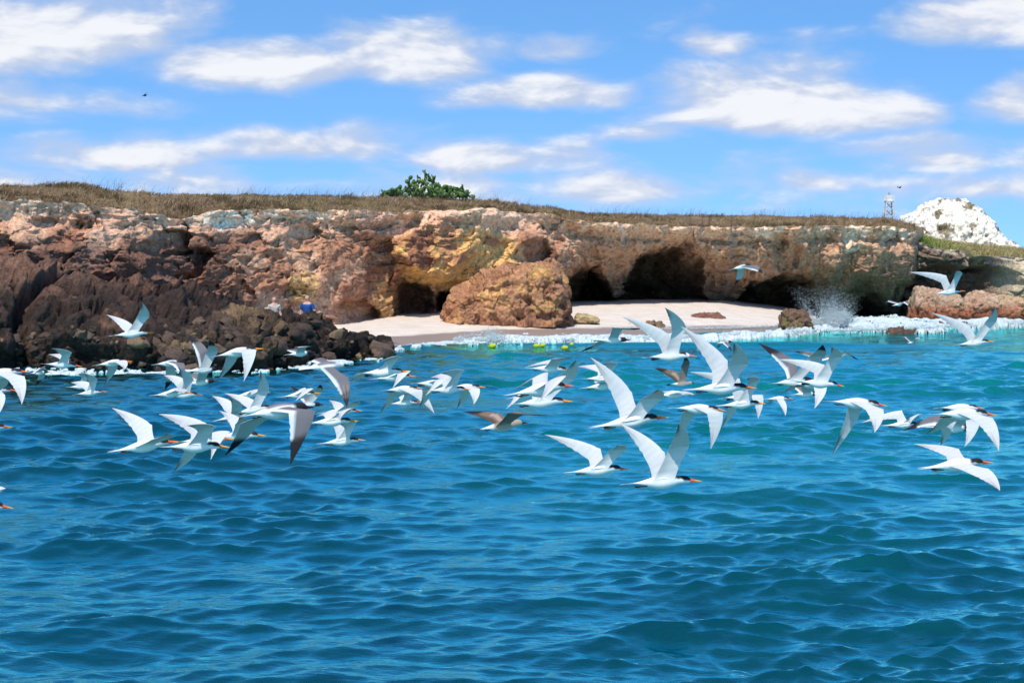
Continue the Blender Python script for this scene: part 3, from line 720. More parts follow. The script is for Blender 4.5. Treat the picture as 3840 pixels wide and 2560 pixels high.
# ------------------------------------------------------------------ surf and spray
def foam_mat():
    m, nt, p, _ = mat_new('foam')
    tc = nt.nodes.new('ShaderNodeTexCoord'); v = tc.outputs['Object']
    f = n_noise(nt, v, 2.2, 6, 0.65)
    white = n_ramp(nt, f, [(0.28, (0.45, 0.60, 0.62)), (0.40, (0.66, 0.73, 0.75)), (0.52, (0.78, 0.79, 0.80))])
    at_ = nt.nodes.new('ShaderNodeAttribute'); at_.attribute_name = 'thick'                     # thin foam lets the water show
    ad = nt.nodes.new('ShaderNodeMath'); ad.operation = 'MULTIPLY_ADD'; ad.use_clamp = True; nt.links.new(f, ad.inputs[0]); ad.inputs[1].default_value = 0.9; nt.links.new(at_.outputs['Fac'], ad.inputs[2])
    su = nt.nodes.new('ShaderNodeMath'); su.operation = 'SUBTRACT'; su.use_clamp = True; nt.links.new(ad.outputs[0], su.inputs[0]); su.inputs[1].default_value = 0.3
    nt.links.new(n_mix(nt, su.outputs[0], (0.06, 0.27, 0.28), white), p.inputs['Base Color'])
    p.inputs['Roughness'].default_value = 0.85
    nt.links.new(n_bump(nt, n_noise(nt, v, 14, 4, 0.7), 0.6, 0.06, n_bump(nt, f, 0.8, 0.2)), p.inputs['Normal'])
    return m
M_FOAM = foam_mat()
def foam_sheet(name, x0, x1, ylines, amp, label, seed, nx=420, ny=120, thr=0.0, lift=0.06, crestw=0.18, lace=0.35):
    """lumpy ragged foam between an upper and a lower line (photograph pixels on the water)"""
    px = np.linspace(x0, x1, nx); t = np.linspace(0, 1, ny)
    ya, yb_ = interp(px, ylines[0]), interp(px, ylines[1])
    T, P = np.meshgrid(t, px, indexing='ij')
    Y = ywater(ya)[None, :] * (1 - T) + ywater(yb_)[None, :] * T             # t = 0 far edge, 1 near edge
    X = (P - CXP) * Y / FPX
    n = fbm(X * 0.9, Y * 0.8, s=seed, o=5); n2 = fbm(X * 2.6, Y * 1.5, s=seed + 5, o=3)
    wz, _, _ = wave_z(X, Y, np.maximum(Y * 0.0066, 0.6), shore(X, Y))
    front = np.exp(-((T - 0.9) / crestw) ** 2)
    edge = np.minimum(np.minimum(T / 0.28, (1 - T) / 0.22), np.minimum((P - x0), (x1 - P)) / (0.08 * (x1 - x0)))
    mv = np.clip(edge, 0, 1) - 0.55 + 0.9 * n + 0.3 * n2 - thr + lace * fbm(X * 6.0, Y * 2.4, s=seed + 9, o=4, g=0.6)
    mask = mv > -0.04
    rise = sstep(0.0, 0.85, mv)
    Z = wz - 0.16 + (lift + 0.16) * sstep(-0.04, 0.22, mv) + amp * rise * (0.42 + 0.5 * (n + 0.2) + 0.4 * n2) * (0.45 + 0.75 * front)
    F = grid_faces(ny, nx); mk = mask.ravel()
    F = F[mk[F].sum(1) >= 3]
    V = np.stack([X, Y, Z], -1).reshape(-1, 3)
    thick = sstep(0.0, 0.5, mv).ravel()
    used = np.unique(F); re = np.full(len(V), -1); re[used] = np.arange(len(used))
    obj(name, mesh_np(name, V[used], re[F], mat=M_FOAM, attrs={'thick': thick[used]}), label=label, cat='foam', kind='stuff')
foam_sheet('breaking_wave', 1690, 3000, ([(1690, 1284), (1800, 1264), (2000, 1256), (2300, 1260), (2700, 1252), (3000, 1234)], [(1690, 1288), (1760, 1295), (1950, 1299), (2150, 1298), (2400, 1294), (2550, 1298), (2700, 1286), (3000, 1266)]), 0.30, 'white foam of the wave breaking along the beach', 800, 820, 170, thr=-0.14, lace=0.55)
foam_sheet('surf', 2900, 3900, ([(2900, 1232), (3050, 1190), (3300, 1186), (3500, 1184), (3900, 1178)], [(2900, 1276), (3100, 1262), (3300, 1258), (3420, 1262), (3600, 1252), (3900, 1226)]), 0.32, 'churned white surf among the rocks at the right', 820, 760, 190, thr=0.10, lace=0.7)
foam_sheet('foam_streak', 1380, 1800, ([(1380, 1340), (1500, 1300), (1650, 1283), (1800, 1274)], [(1380, 1362), (1500, 1318), (1650, 1302), (1800, 1300)]), 0.08, 'thin lace of foam where the water meets the wet sand', 840, 420, 90, thr=0.12, lace=0.9)
foam_sheet('foam_fringe', -100, 1500, ([(-100, 1394), (500, 1388), (1000, 1380), (1250, 1352), (1500, 1338)], [(-100, 1412), (200, 1404), (600, 1402), (1000, 1398), (1250, 1370), (1500, 1356)]), 0.07, 'broken fringe of foam along the foot of the dark rocks', 860, 1000, 70, thr=0.30, lift=0.02, lace=1.1)

def droplets(name, pts, rad, label, cat='spray'):
    oc = np.array([[1, 0, 0], [-1, 0, 0], [0, 1, 0], [0, -1, 0], [0, 0, 1], [0, 0, -1]], float)
    of = np.array([[0, 2, 4], [2, 1, 4], [1, 3, 4], [3, 0, 4], [2, 0, 5], [1, 2, 5], [3, 1, 5], [0, 3, 5]])
    n = len(pts)
    V = (pts[:, None, :] + oc[None] * rad[:, None, None]).reshape(-1, 3)
    F = (of[None] + 6 * np.arange(n)[:, None, None]).reshape(-1, 3)
    obj(name, mesh_np(name, V, F, mat=M_FOAM, attrs={'thick': np.ones(len(V))}), label=label, cat=cat, kind='stuff')
def plume(n, c, Y, w, h, lean, seed, core=1.8, rmin=0.006, rmax=0.035):
    r = np.random.default_rng(seed)
    t = r.random(n) ** core
    jets = r.normal(0, 1, (9, 1)).ravel() * w * 0.55; j = r.integers(0, 9, n); hj = r.uniform(0.35, 1.0, 9)
    hj[0], jets[0] = 1.0, 0.1 * w
    px = c[0] + jets[j] * (0.5 + 0.6 * t) + r.normal(0, w * 0.18, n) * (0.5 + t) + lean * t
    py = c[1] - h * hj[j] * t + r.normal(0, 6, n)
    Yv = Y + r.normal(0, 0.5, n)
    P = np.stack([(px - CXP) * Yv / FPX, Yv, zat(py, Yv)], -1)
    rad = r.uniform(rmin, rmax, n) * (1.15 - 0.75 * t)
    k = P[:, 2] > -0.1
    return P[k], rad[k]
p1, r1 = plume(13000, (3105, 1222), 86.5, 95, 150, 0, 1, 2.0, 0.004, 0.022)
p2, r2 = plume(7000, (3115, 1222), 87, 75, 55, 10, 2, 1.3, 0.015, 0.055)
droplets('spray', np.concatenate([p1, p2]), np.concatenate([r1, r2]), 'burst of white spray thrown up where a wave hits the cliff foot')
pm, rm = plume(10000, (3100, 1222), 86.3, 110, 130, 5, 6, 1.7, 0.003, 0.011)
droplets('spray_mist', pm, rm, 'fine mist hanging round the burst of spray at the cliff foot')
def spatter(n, x0, x1, line, up, seed):
    r = np.random.default_rng(seed); px = r.uniform(x0, x1, n); dy = r.exponential(up, n) * (0.35 + np.clip(fbm(px / 70, px * 0, s=seed, o=3) + 0.35, 0, 1.2))
    y0 = interp(px, line); Y = ywater(y0) + r.normal(0, 0.25, n)
    P = np.stack([(px - CXP) * Y / FPX, Y, zat(y0 - dy, Y) + 0.12], -1)
    return P, r.uniform(0.006, 0.03, n) * np.clip(1.3 - dy / (3 * up), 0.3, 1.3)
ps1, rs1 = spatter(6000, 1700, 2990, [(1690, 1286), (1950, 1290), (2400, 1286), (3000, 1262)], 9, 11)
ps2, rs2 = spatter(4000, 2950, 3880, [(2950, 1256), (3300, 1248), (3880, 1222)], 9, 12)
ps3, rs3 = spatter(3000, 1720, 2980, [(1690, 1284), (1800, 1264), (2000, 1252), (2700, 1242), (3000, 1230)], 7, 13)
droplets('surf_spatter', np.concatenate([ps1, ps2, ps3]), np.concatenate([rs1, rs2, rs3]), 'spatter of white droplets flying off the breaking surf')
p3, r3 = plume(1700, (1855, 1292), 72.0, 85, 70, -30, 3, 1.5, 0.006, 0.04)
droplets('spray', p3, r3, 'low splash at the left end of the breaking wave')

# ------------------------------------------------------------------ grass
def grass_mat():
    m, nt, p, out = mat_new('dry_grass')
    a = nt.nodes.new('ShaderNodeVertexColor'); a.layer_name = 'Col'
    nt.links.new(a.outputs[0], p.inputs['Base Color']); p.inputs['Roughness'].default_value = 0.8; p.inputs['Specular IOR Level'].default_value = 0.15
    tr = nt.nodes.new('ShaderNodeBsdfTranslucent'); nt.links.new(a.outputs[0], tr.inputs[0])
    mx = nt.nodes.new('ShaderNodeMixShader'); mx.inputs[0].default_value = 0.25
    nt.links.new(p.outputs[0], mx.inputs[1]); nt.links.new(tr.outputs[0], mx.inputs[2]); nt.links.new(mx.outputs[0], out.inputs[0])
    return m
M_GRASS = grass_mat()
def blades(name, P, H, W, lean, cols, label, seed):
    r = np.random.default_rng(seed); n = len(P)
    a = r.uniform(0, 2 * np.pi, n); d = np.stack([np.cos(a), np.sin(a), 0 * a], -1)
    L = np.stack([lean + r.normal(0, 0.45, n), r.normal(0, 0.45, n), 0 * a], -1) * H[:, None]
    up = np.zeros((n, 3)); up[:, 2] = H
    b0, b1 = P - d * W[:, None] * .5, P + d * W[:, None] * .5
    m0, m1 = P + 0.55 * up + 0.3 * L - d * W[:, None] * .36, P + 0.55 * up + 0.3 * L + d * W[:, None] * .36
    t = P + up * 0.97 + L
    V = np.stack([b0, b1, m1, m0, t], 1).reshape(-1, 3)
    k = 5 * np.arange(n)[:, None]
    F = np.concatenate([k + np.array([[0, 1, 2]]), k + np.array([[0, 2, 3]]), k + np.array([[3, 2, 4]])])
    C = np.repeat(cols, 5, axis=0)
    return obj(name, mesh_np(name, V, F, C, smooth=False, mat=M_GRASS), label=label, cat='grass', kind='stuff')
def plat_points(G, n, rows, rng, jitter=True):
    """random points on rows a..b of a plateau sheet"""
    i = rng.uniform(rows[0], rows[1], n); j = rng.uniform(0, G.shape[1] - 1.001, n)
    i0, j0 = i.astype(int), j.astype(int); fi, fj = (i - i0)[:, None], (j - j0)[:, None]
    return (G[i0, j0] * (1 - fi) * (1 - fj) + G[i0 + 1, j0] * fi * (1 - fj) + G[i0, j0 + 1] * (1 - fi) * fj + G[i0 + 1, j0 + 1] * fi * fj)
def build_grass():
    r = np.random.default_rng(77)
    sel = PLAT[:, ::3]
    sel = sel[:, sel[0, :, 0] < 23.0]
    P = plat_points(sel, 120000, (0.2, 9.0), r)
    X, Y = P[:, 0], P[:, 1]
    patch = fbm(X * 0.7, Y * 0.7, s=710, o=4)
    keep = (patch > -0.45 + 0.5 * (np.arange(len(P)) % 3 == 0)) & ((P[:, 1] - np.interp(P[:, 0], lip[:, 0], lip[:, 1]) > 0.45) | (fbm(X * 0.8, Y * 0.2, s=716, o=3) > 0.12))
    P, patch = P[keep], patch[keep]; X, Y = P[:, 0], P[:, 1]
    tuft = 0.65 + 0.9 * np.clip(fbm(X * 1.6, Y * 1.6, s=711, o=3) + 0.25, 0, 1)
    H = r.uniform(0.045, 0.14, len(P)) * tuft; W = r.uniform(0.015, 0.032, len(P))
    brown = np.array([0.34, 0.22, 0.115]); grey = np.array([0.25, 0.165, 0.095]); green = np.array([0.30, 0.235, 0.11]); straw = np.array([0.48, 0.38, 0.24])
    g = np.clip(fbm(X * 0.45, Y * 0.45, s=712, o=3) * 1.6, 0, 1)[:, None]
    c = np.where(r.random((len(P), 1)) < 0.5, brown, grey) * r.uniform(0.7, 1.3, (len(P), 1))
    c = c * (1 - g * 0.7) + green * g * 0.7
    dk = np.clip(fbm(X * 0.9, Y * 0.9, s=718, o=4) * 2.4, 0, 1)
    c = c * (1 - 0.55 * dk[:, None]) * np.array([1, 1.0, 0.95]); H = H * (1 + 0.7 * dk)
    c = np.where(r.random((len(P), 1)) < 0.10, straw, c)
    blades('dry_grass', P, H, W, 0.35, c, 'band of dry brown windblown grass along the cliff top', 5)
    # thin seed stalks against the sky
    P = plat_points(sel, 2600, (6.0, 11.0), r); k = fbm(P[:, 0] * 0.5, P[:, 0] * 0 + 3, s=715, o=3) > -0.25; P = P[k]
    H = r.uniform(0.3, 0.75, len(P)); W = r.uniform(0.007, 0.013, len(P))
    c = np.array([0.16, 0.125, 0.10]) * r.uniform(0.7, 1.3, (len(P), 1))
    blades('seed_stalks', P, H, W, 0.45, c, 'thin bent seed stalks standing above the grass against the sky', 6)
    P = plat_points(T_G[:, ::2], 16000, (1.0, 6.0), r)
    g = sstep(27, 24, P[:, 0])[:, None]
    c = (np.array([0.40, 0.33, 0.15]) * (1 - g) + np.array([0.20, 0.27, 0.06]) * g) * r.uniform(0.7, 1.3, (len(P), 1))
    blades('low_grass', P, r.uniform(0.12, 0.32, len(P)), r.uniform(0.03, 0.05, len(P)), 0.25, c, 'green and straw coloured grass on the low terrace below the white dome', 7)
build_grass()

# ------------------------------------------------------------------ cactus
M_PAD = simple('cactus_pad', (0.065, 0.125, 0.025), 0.55, 0.35, 0.35, 3)
M_TRUNK = simple('cactus_trunk', (0.14, 0.10, 0.06), 0.9, 0.1, 0.3, 8)
M_FLOWER = simple('cactus_flower', (0.75, 0.6, 0.03), 0.6, 0.2, 0.1, 8)
def pad_mesh():
    bm = bmesh.new(); bmesh.ops.create_uvsphere(bm, u_segments=8, v_segments=5, radius=1.0)
    for v in bm.verts:
        x, y, z = v.co; w = 0.62 * (1 + 0.35 * z)                            # obovate, narrow at the joint
        v.co = (x * w * 0.5, y * 0.13, (z + 1) * 0.5)
    me = bpy.data.meshes.new('pad'); bm.to_mesh(me); bm.free()
    me.polygons.foreach_set('use_smooth', np.ones(len(me.polygons), bool)); me.materials.append(M_PAD)
    return me
PAD = pad_mesh()
def cactus(px, py, Y, npads, spread, hmax, label, seed, flowers=0):
    r = random.Random(seed)
    base = at(px, py, Y)
    root = bpy.data.objects.new('prickly_pear', None); COL.objects.link(root); root.location = base
    root['label'] = label; root['category'] = 'cactus'; root['group'] = 'prickly pears on the cliff top'
    bm = bmesh.new(); tips = []
    for k in range(max(5, int(npads / 9))):
        a = r.uniform(0, 6.28); q = r.random()
        x1 = spread * (r.uniform(-1, 1)); env = max(0.18, 1 - abs(x1 / spread) ** 1.2)
        p0 = Vector((x1 * 0.75, r.uniform(-0.3, 0.3), -0.1)); p1 = Vector((x1 * 0.92, r.uniform(-0.5, 0.5), hmax * env * r.uniform(0.02, 0.6)))
        n = 6; prev = None
        ax = (p1 - p0); L = ax.length; q_ = ax.to_track_quat('Z', 'Y')
        rings = []
        for i in range(4):
            t = i / 3; c = p0.lerp(p1, t) + Vector((0.05 * math.sin(3 * t + a), 0, 0)); rad = 0.032 * (1 - 0.55 * t)
            rings.append([bm.verts.new(c + q_ @ Vector((rad * math.cos(6.2832 * j / n), rad * math.sin(6.2832 * j / n), 0))) for j in range(n)])
        for i in range(3):
            for j in range(n): bm.faces.new((rings[i][j], rings[i][(j + 1) % n], rings[i + 1][(j + 1) % n], rings[i + 1][j]))
        tips.append((p1, env)); tips.append((p0 + Vector((0, 0, 0.12)), env)); tips.append((p0.lerp(p1, 0.5), env))
    me = bpy.data.meshes.new('trunk'); bm.to_mesh(me); bm.free(); me.materials.append(M_TRUNK)
    obj('trunk', me, root)
    live = [(p, Vector((r.uniform(-0.6, 0.6), r.uniform(-0.5, 0.5), 1)).normalized(), e) for p, e in tips]
    made = 0
    while made < npads:
        p, d, e = live[r.randrange(len(live))]
        d2 = (d + Vector((r.uniform(-0.85, 0.85), r.uniform(-0.7, 0.7), r.uniform(-0.25, 0.55)))).normalized()
        s = r.uniform(0.22, 0.33); q = p + d2 * s * 0.93
        lim = hmax * max(0.15, 1 - abs(q.x / spread) ** 1.4)
        if q.z > lim or q.z < 0.02 or abs(q.x) > spread: 
            if r.random() < 0.93: continue
        if q.z > hmax or q.z < -0.05: continue
        o = obj('pad', PAD, root); o.location = p
        o.rotation_mode = 'QUATERNION'
        o.rotation_quaternion = d2.to_track_quat('Z', 'Y') @ Matrix.Rotation(r.uniform(0, 3.14), 3, 'Z').to_quaternion()
        o.scale = (s, s, s); live.append((q, d2, e)); made += 1
        if flowers and q.z > 0.6 * hmax and r.random() < 0.2:
            bm = bmesh.new(); bmesh.ops.create_icosphere(bm, subdivisions=1, radius=0.06)
            for v in bm.verts: v.co.z *= 0.8
            fm = bpy.data.meshes.new('flower'); bm.to_mesh(fm); bm.free(); fm.materials.append(M_FLOWER)
            f = obj('flower', fm, root); f.location = q; flowers -= 1
cactus(1585, 742, 92.5, 295, 1.75, 1.5, 'largest prickly pear, tall in the middle, with a yellow flower', 3, 2)
cactus(1705, 744, 92.8, 140, 1.2, 0.75, 'low spreading prickly pear tapering away right of the tallest one', 5)
cactus(1480, 742, 92.0, 100, 0.9, 0.5, 'short green prickly pear clump left of the tallest one', 8)

# ------------------------------------------------------------------ small light tower
def build_tower():
    Y = 300.0; s = Y / FPX
    mw = simple('tower_white', (0.60, 0.60, 0.58), 0.6); mg = simple('tower_grey', (0.26, 0.28, 0.30), 0.6)
    base = at(3334, 838, Y)
    root = bpy.data.objects.new('light_tower', None); COL.objects.link(root); root.location = base
    root['label'] = 'small white lattice light tower on the cliff top left of the white dome'; root['category'] = 'tower'
    def beam(name, pts, w, mat, parent=None):
        bm = bmesh.new()
        for a, b in pts:
            a, b = Vector(a), Vector(b); q = (b - a).to_track_quat('Z', 'Y')
            vs = [[bm.verts.new(c + q @ Vector((w * sx, w * sy, 0))) for sx, sy in ((-1, -1), (1, -1), (1, 1), (-1, 1))] for c in (a, b)]
            for j in range(4): bm.faces.new((vs[0][j], vs[0][(j + 1) % 4], vs[1][(j + 1) % 4], vs[1][j]))
            bm.faces.new(vs[0]); bm.faces.new(vs[1])
        me = bpy.data.meshes.new(name); bm.to_mesh(me); bm.free(); me.materials.append(mat); return obj(name, me, parent or root)
    hw, tw, H = 16 * s, 12 * s, 84 * s
    cs = [(-1, -1), (1, -1), (1, 1), (-1, 1)]
    for a, b in cs: beam('leg', [((a * hw, b * hw, 0), (a * tw, b * tw, H))], 0.09, mw)
    for k in range(3):
        z0, z1 = H * k / 3, H * (k + 1) / 3
        f = lambda z: hw + (tw - hw) * z / H
        for i in range(4):
            a, b = cs[i], cs[(i + 1) % 4]
            beam('brace', [((a[0] * f(z0), a[1] * f(z0), z0), (b[0] * f(z1), b[1] * f(z1), z1))], 0.06, mg)
            beam('rail', [((a[0] * f(z1), a[1] * f(z1), z1), (b[0] * f(z1), b[1] * f(z1), z1))], 0.05, mw)
    bm = bmesh.new()
    for sz, zc, hx in ((0.12, H, 15 * s), (0.42, H + 0.5, 9.5 * s)):
        r = bmesh.ops.create_cube(bm, size=1.0)
        for v in r['verts']: v.co = Vector((v.co.x * 2 * hx, v.co.y * 2 * hx, v.co.z * 2 * sz + zc))
    bmesh.ops.bevel(bm, geom=bm.edges[:], offset=0.03, segments=1, affect='EDGES')
    me = bpy.data.meshes.new('platform'); bm.to_mesh(me); bm.free(); me.materials.append(mw); plat = obj('platform', me, root)
    for a, b in cs: beam('railing_post', [((a * 14 * s, b * 14 * s, H), (a * 14 * s, b * 14 * s, H + 22 * s))], 0.1, mw, plat)
    mast = beam('mast', [((0, 0, H + 0.9), (0, 0, H + 30 * s))], 0.09, mg)
    bm = bmesh.new(); bmesh.ops.create_cone(bm, cap_ends=True, segments=10, radius1=0.22, radius2=0.14, depth=0.5)
    me = bpy.data.meshes.new('lantern'); bm.to_mesh(me); bm.free(); me.materials.append(mg); o = obj('lantern', me, mast); o.location = (0, 0, H + 1.15)
build_tower()

# ------------------------------------------------------------------ buoys
M_BUOY = simple('buoy_yellow', (0.42, 0.43, 0.02), 0.5, 0.3, 0.5, 9)
M_ROPE = simple('buoy_fitting', (0.12, 0.13, 0.03), 0.8)
def buoy(px, py, wpx, tilt, label):
    Y = float(ywater(py)) ; s = Y / FPX; r = wpx * s / 2
    prof = [(-1.15, 0.0), (-1.12, 0.12), (-0.95, 0.17), (-0.85, 0.36), (-0.55, 0.56), (-0.15, 0.66), (0.25, 0.62), (0.6, 0.47), (0.82, 0.25), (0.88, 0.0)]
    bm = bmesh.new(); n = 14; rings = []
    for x, rad in prof:
        rings.append([bm.verts.new((x * r, rad * r * math.cos(6.2832 * j / n), rad * r * math.sin(6.2832 * j / n))) for j in range(n)])
    for i in range(len(prof) - 1):
        for j in range(n): bm.faces.new((rings[i][j], rings[i][(j + 1) % n], rings[i + 1][(j + 1) % n], rings[i + 1][j]))
    bmesh.ops.remove_doubles(bm, verts=bm.verts[:], dist=1e-5); bmesh.ops.recalc_face_normals(bm, faces=bm.faces[:])
    me = bpy.data.meshes.new('buoy'); bm.to_mesh(me); bm.free(); me.polygons.foreach_set('use_smooth', np.ones(len(me.polygons), bool)); me.materials.append(M_BUOY)
    o = obj('buoy', me, None, label, 'buoy', 'yellow marker buoys off the beach')
    z, _, _ = wave_z(np.array([(px - CXP) * s]), np.array([Y]), np.array([0.4]))
    o.location = ((px - CXP) * s, Y, float(z[0]) + 0.10); o.rotation_euler = (0, tilt, 0.3)
    bm = bmesh.new(); bmesh.ops.create_cone(bm, segments=8, cap_ends=True, radius1=0.15 * r, radius2=0.15 * r, depth=0.2 * r)
    m2 = bpy.data.meshes.new('eyelet'); bm.to_mesh(m2); bm.free(); m2.materials.append(M_ROPE)
    e = obj('eyelet', m2, o); e.location = (-1.2 * r, 0, 0); e.rotation_euler = (0, 1.57, 0)
buoy(1848, 1304, 32, -0.15, 'single yellow buoy, leftmost of the row off the beach')
buoy(2013, 1306, 27, 0.1, 'lower left of the two yellow buoys floating together')
buoy(2036, 1301, 26, -0.2, 'upper right of the two yellow buoys floating together')
buoy(2119, 1309, 29, 0.05, 'larger of the two rightmost yellow buoys, nearer the gull')
buoy(2144, 1302, 18, 0.1, 'smallest yellow buoy, partly sunk, right end of the row')

# ------------------------------------------------------------------ people behind the headland
def skin_tube(name, joints, edges, mat, parent=None, sub=2):
    me = bpy.data.meshes.new(name)
    me.from_pydata([j[0] for j in joints], edges, [])
    o = bpy.data.objects.new(name, me); COL.objects.link(o)
    m = o.modifiers.new('skin', 'SKIN'); m.use_smooth_shade = True
    for i, j in enumerate(joints):
        sv = me.skin_vertices[0].data[i]; sv.radius = j[1] if isinstance(j[1], tuple) else (j[1], j[1]); sv.use_root = (i == 0)
    s = o.modifiers.new('sub', 'SUBSURF'); s.levels = s.render_levels = sub
    dg = bpy.context.evaluated_depsgraph_get(); ev = o.evaluated_get(dg)
    baked = bpy.data.meshes.new_from_object(ev); o.modifiers.clear(); o.data = baked; baked.name = name
    baked.materials.clear(); baked.materials.append(mat)
    baked.polygons.foreach_set('use_smooth', np.ones(len(baked.polygons), bool))
    if parent: o.parent = parent
    return o
M_SKIN = simple('skin', (0.58, 0.31, 0.23), 0.6, 0.3, 0.06, 6)
M_HAIR = simple('hair', (0.30, 0.21, 0.16), 0.8, 0.2, 0.2, 30)
def person(px, pytop, Y, height, turn, shirt, label, armout):
    g = at(px, pytop, Y); zf = g[2] - height; k = height / 1.75
    J = [((0, 0, .96), (.15, .11)), ((0, 0, 1.12), (.15, .10)), ((0, 0, 1.32), (.17, .115)), ((0, -.01, 1.45), (.10, .085)), ((0, -.01, 1.52), (.055, .058)), ((0, -.02, 1.60), (.075, .085)), ((0, -.02, 1.68), (.078, .092)), ((0, -.01, 1.73), (.05, .06)),
         ((.17, 0, 1.41), (.062, .06)), ((.22 + .06 * armout, -.02, 1.15), (.046, .046)), ((.25 + .12 * armout, -.10, .93), (.034, .034)), ((.26 + .12 * armout, -.14, .85), (.038, .022)),
         ((-.17, 0, 1.41), (.062, .06)), ((-.23, .0, 1.15), (.046, .046)), ((-.24, -.06, .92), (.034, .034)), ((-.24, -.09, .84), (.038, .022)),
         ((.09, 0, .88), (.095, .095)), ((.10, -.02, .50), (.062, .062)), ((.10, .02, .10), (.042, .042)), ((.11, -.10, .03), (.045, .03)),
         ((-.09, 0, .88), (.095, .095)), ((-.10, .0, .50), (.062, .062)), ((-.10, .03, .10), (.042, .042)), ((-.11, -.09, .03), (.045, .03))]
    E = [(0, 1), (1, 2), (2, 3), (3, 4), (4, 5), (5, 6), (6, 7), (3, 8), (8, 9), (9, 10), (10, 11), (3, 12), (12, 13), (13, 14), (14, 15), (0, 16), (16, 17), (17, 18), (18, 19), (0, 20), (20, 21), (21, 22), (22, 23)]
    # fingers and thumb, rooted in the palms
    for base, sx in ((11, 1), (15, -1)):
        bx, by, bz = J[base][0]
        for q, (dx, L) in enumerate(((-.028, .07), (-.010, .08), (.010, .078), (.026, .062))):
            i = len(J); J.append(((bx + dx, by - .01, bz - .05), (.009, .009))); J.append(((bx + dx * 1.1, by - .03, bz - .05 - L * .6), (.008, .008)))
            E += [(base, i), (i, i + 1)]
        i = len(J); J.append(((bx - sx * .045, by - .03, bz - .02), (.010, .010))); J.append(((bx - sx * .055, by - .045, bz - .05), (.008, .008))); E += [(base, i), (i, i + 1)]
    o = skin_tube('person', [((a[0] * k, a[1] * k, a[2] * k), (r[0] * k, r[1] * k)) for a, r in J], E, M_SKIN)
    # face: nose, brow and ears pulled out of the head surface
    for v in o.data.vertices:
        x, y, z = v.co / k
        if z > 1.56:
            if y < -.07 and abs(x) < .022 and 1.60 < z < 1.66: v.co.y -= .02 * k
            if y < -.06 and .018 < abs(x) < .05 and 1.655 < z < 1.685: v.co.y += .008 * k
            if abs(x) > .066 and abs(y + .015) < .02 and 1.61 < z < 1.68: v.co.x *= 1.18
    o.location = (g[0], g[1], zf); o.rotation_euler = (0, 0, turn)
    o['label'] = label; o['category'] = 'person'
    ms = simple('shirt', shirt, 0.85, 0.1, 0.1, 10)
    SJ = [((0, 0, .90), (.175, .135)), ((0, 0, 1.12), (.168, .122)), ((0, 0, 1.32), (.188, .135)), ((0, -.005, 1.44), (.12, .10)), ((.17, 0, 1.41), (.085, .08)), ((.205 + .04 * armout, -.01, 1.22), (.07, .07)), ((-.17, 0, 1.41), (.085, .08)), ((-.21, 0, 1.22), (.07, .07))]
    skin_tube('shirt', [((a[0] * k, a[1] * k, a[2] * k), (r[0] * k, r[1] * k)) for a, r in SJ], [(0, 1), (1, 2), (2, 3), (3, 4), (4, 5), (3, 6), (6, 7)], ms, o)
    SH = [((0, 0, .95), (.165, .13)), ((.09, 0, .84), (.115, .115)), ((.10, -.01, .56), (.09, .09)), ((-.09, 0, .84), (.115, .115)), ((-.10, 0, .56), (.09, .09))]
    skin_tube('shorts', [((a[0] * k, a[1] * k, a[2] * k), (r[0] * k, r[1] * k)) for a, r in SH], [(0, 1), (1, 2), (0, 3), (3, 4)], simple('shorts', (0.05, 0.06, 0.08), 0.85), o)
    HJ = [((0, .035, 1.62), (.075, .06)), ((0, .02, 1.68), (.083, .085)), ((0, .01, 1.715), (.066, .075))]
    skin_tube('hair', [((a[0] * k, a[1] * k, a[2] * k), (r[0] * k, r[1] * k)) for a, r in HJ], [(0, 1), (1, 2)], M_HAIR, o)
person(1028, 1112, 66.0, 1.68, 0.35, (0.46, 0.42, 0.37), 'person in a pale shirt seen from the chest up behind the dark rocks', 0.0)
person(1152, 1106, 65.0, 1.74, -0.2, (0.02, 0.075, 0.24), 'person in a bright blue shirt looking over the dark rocks', 0.9)

# ------------------------------------------------------------------ birds
def bird_mat():
    m, nt, p, out = mat_new('plumage')
    a = nt.nodes.new('ShaderNodeVertexColor'); a.layer_name = 'Col'
    tc = nt.nodes.new('ShaderNodeTexCoord')
    f = n_noise(nt, tc.outputs['Object'], 60, 3)
    c = n_mix(nt, 1.0, a.outputs[0], n_ramp(nt, f, [(0.3, (0.93, 0.93, 0.94)), (0.7, (1.0, 1.0, 1.0))]), 'MULTIPLY')
    nt.links.new(c, p.inputs['Base Color']); p.inputs['Roughness'].default_value = 0.7; p.inputs['Specular IOR Level'].default_value = 0.2
    tr = nt.nodes.new('ShaderNodeBsdfTranslucent'); nt.links.new(c, tr.inputs[0])
    mx = nt.nodes.new('ShaderNodeMixShader'); tw = nt.nodes.new('ShaderNodeAttribute'); tw.attribute_name = 'thin'
    ml = nt.nodes.new('ShaderNodeMath'); ml.operation = 'MULTIPLY'; nt.links.new(tw.outputs['Fac'], ml.inputs[0]); ml.inputs[1].default_value = 0.16
    nt.links.new(ml.outputs[0], mx.inputs[0]); nt.links.new(p.outputs[0], mx.inputs[1]); nt.links.new(tr.outputs[0], mx.inputs[2]); nt.links.new(mx.outputs[0], out.inputs[0])
    return m
M_BIRD = bird_mat()
M_FOOT = simple('bird_foot', (0.02, 0.018, 0.018), 0.6)
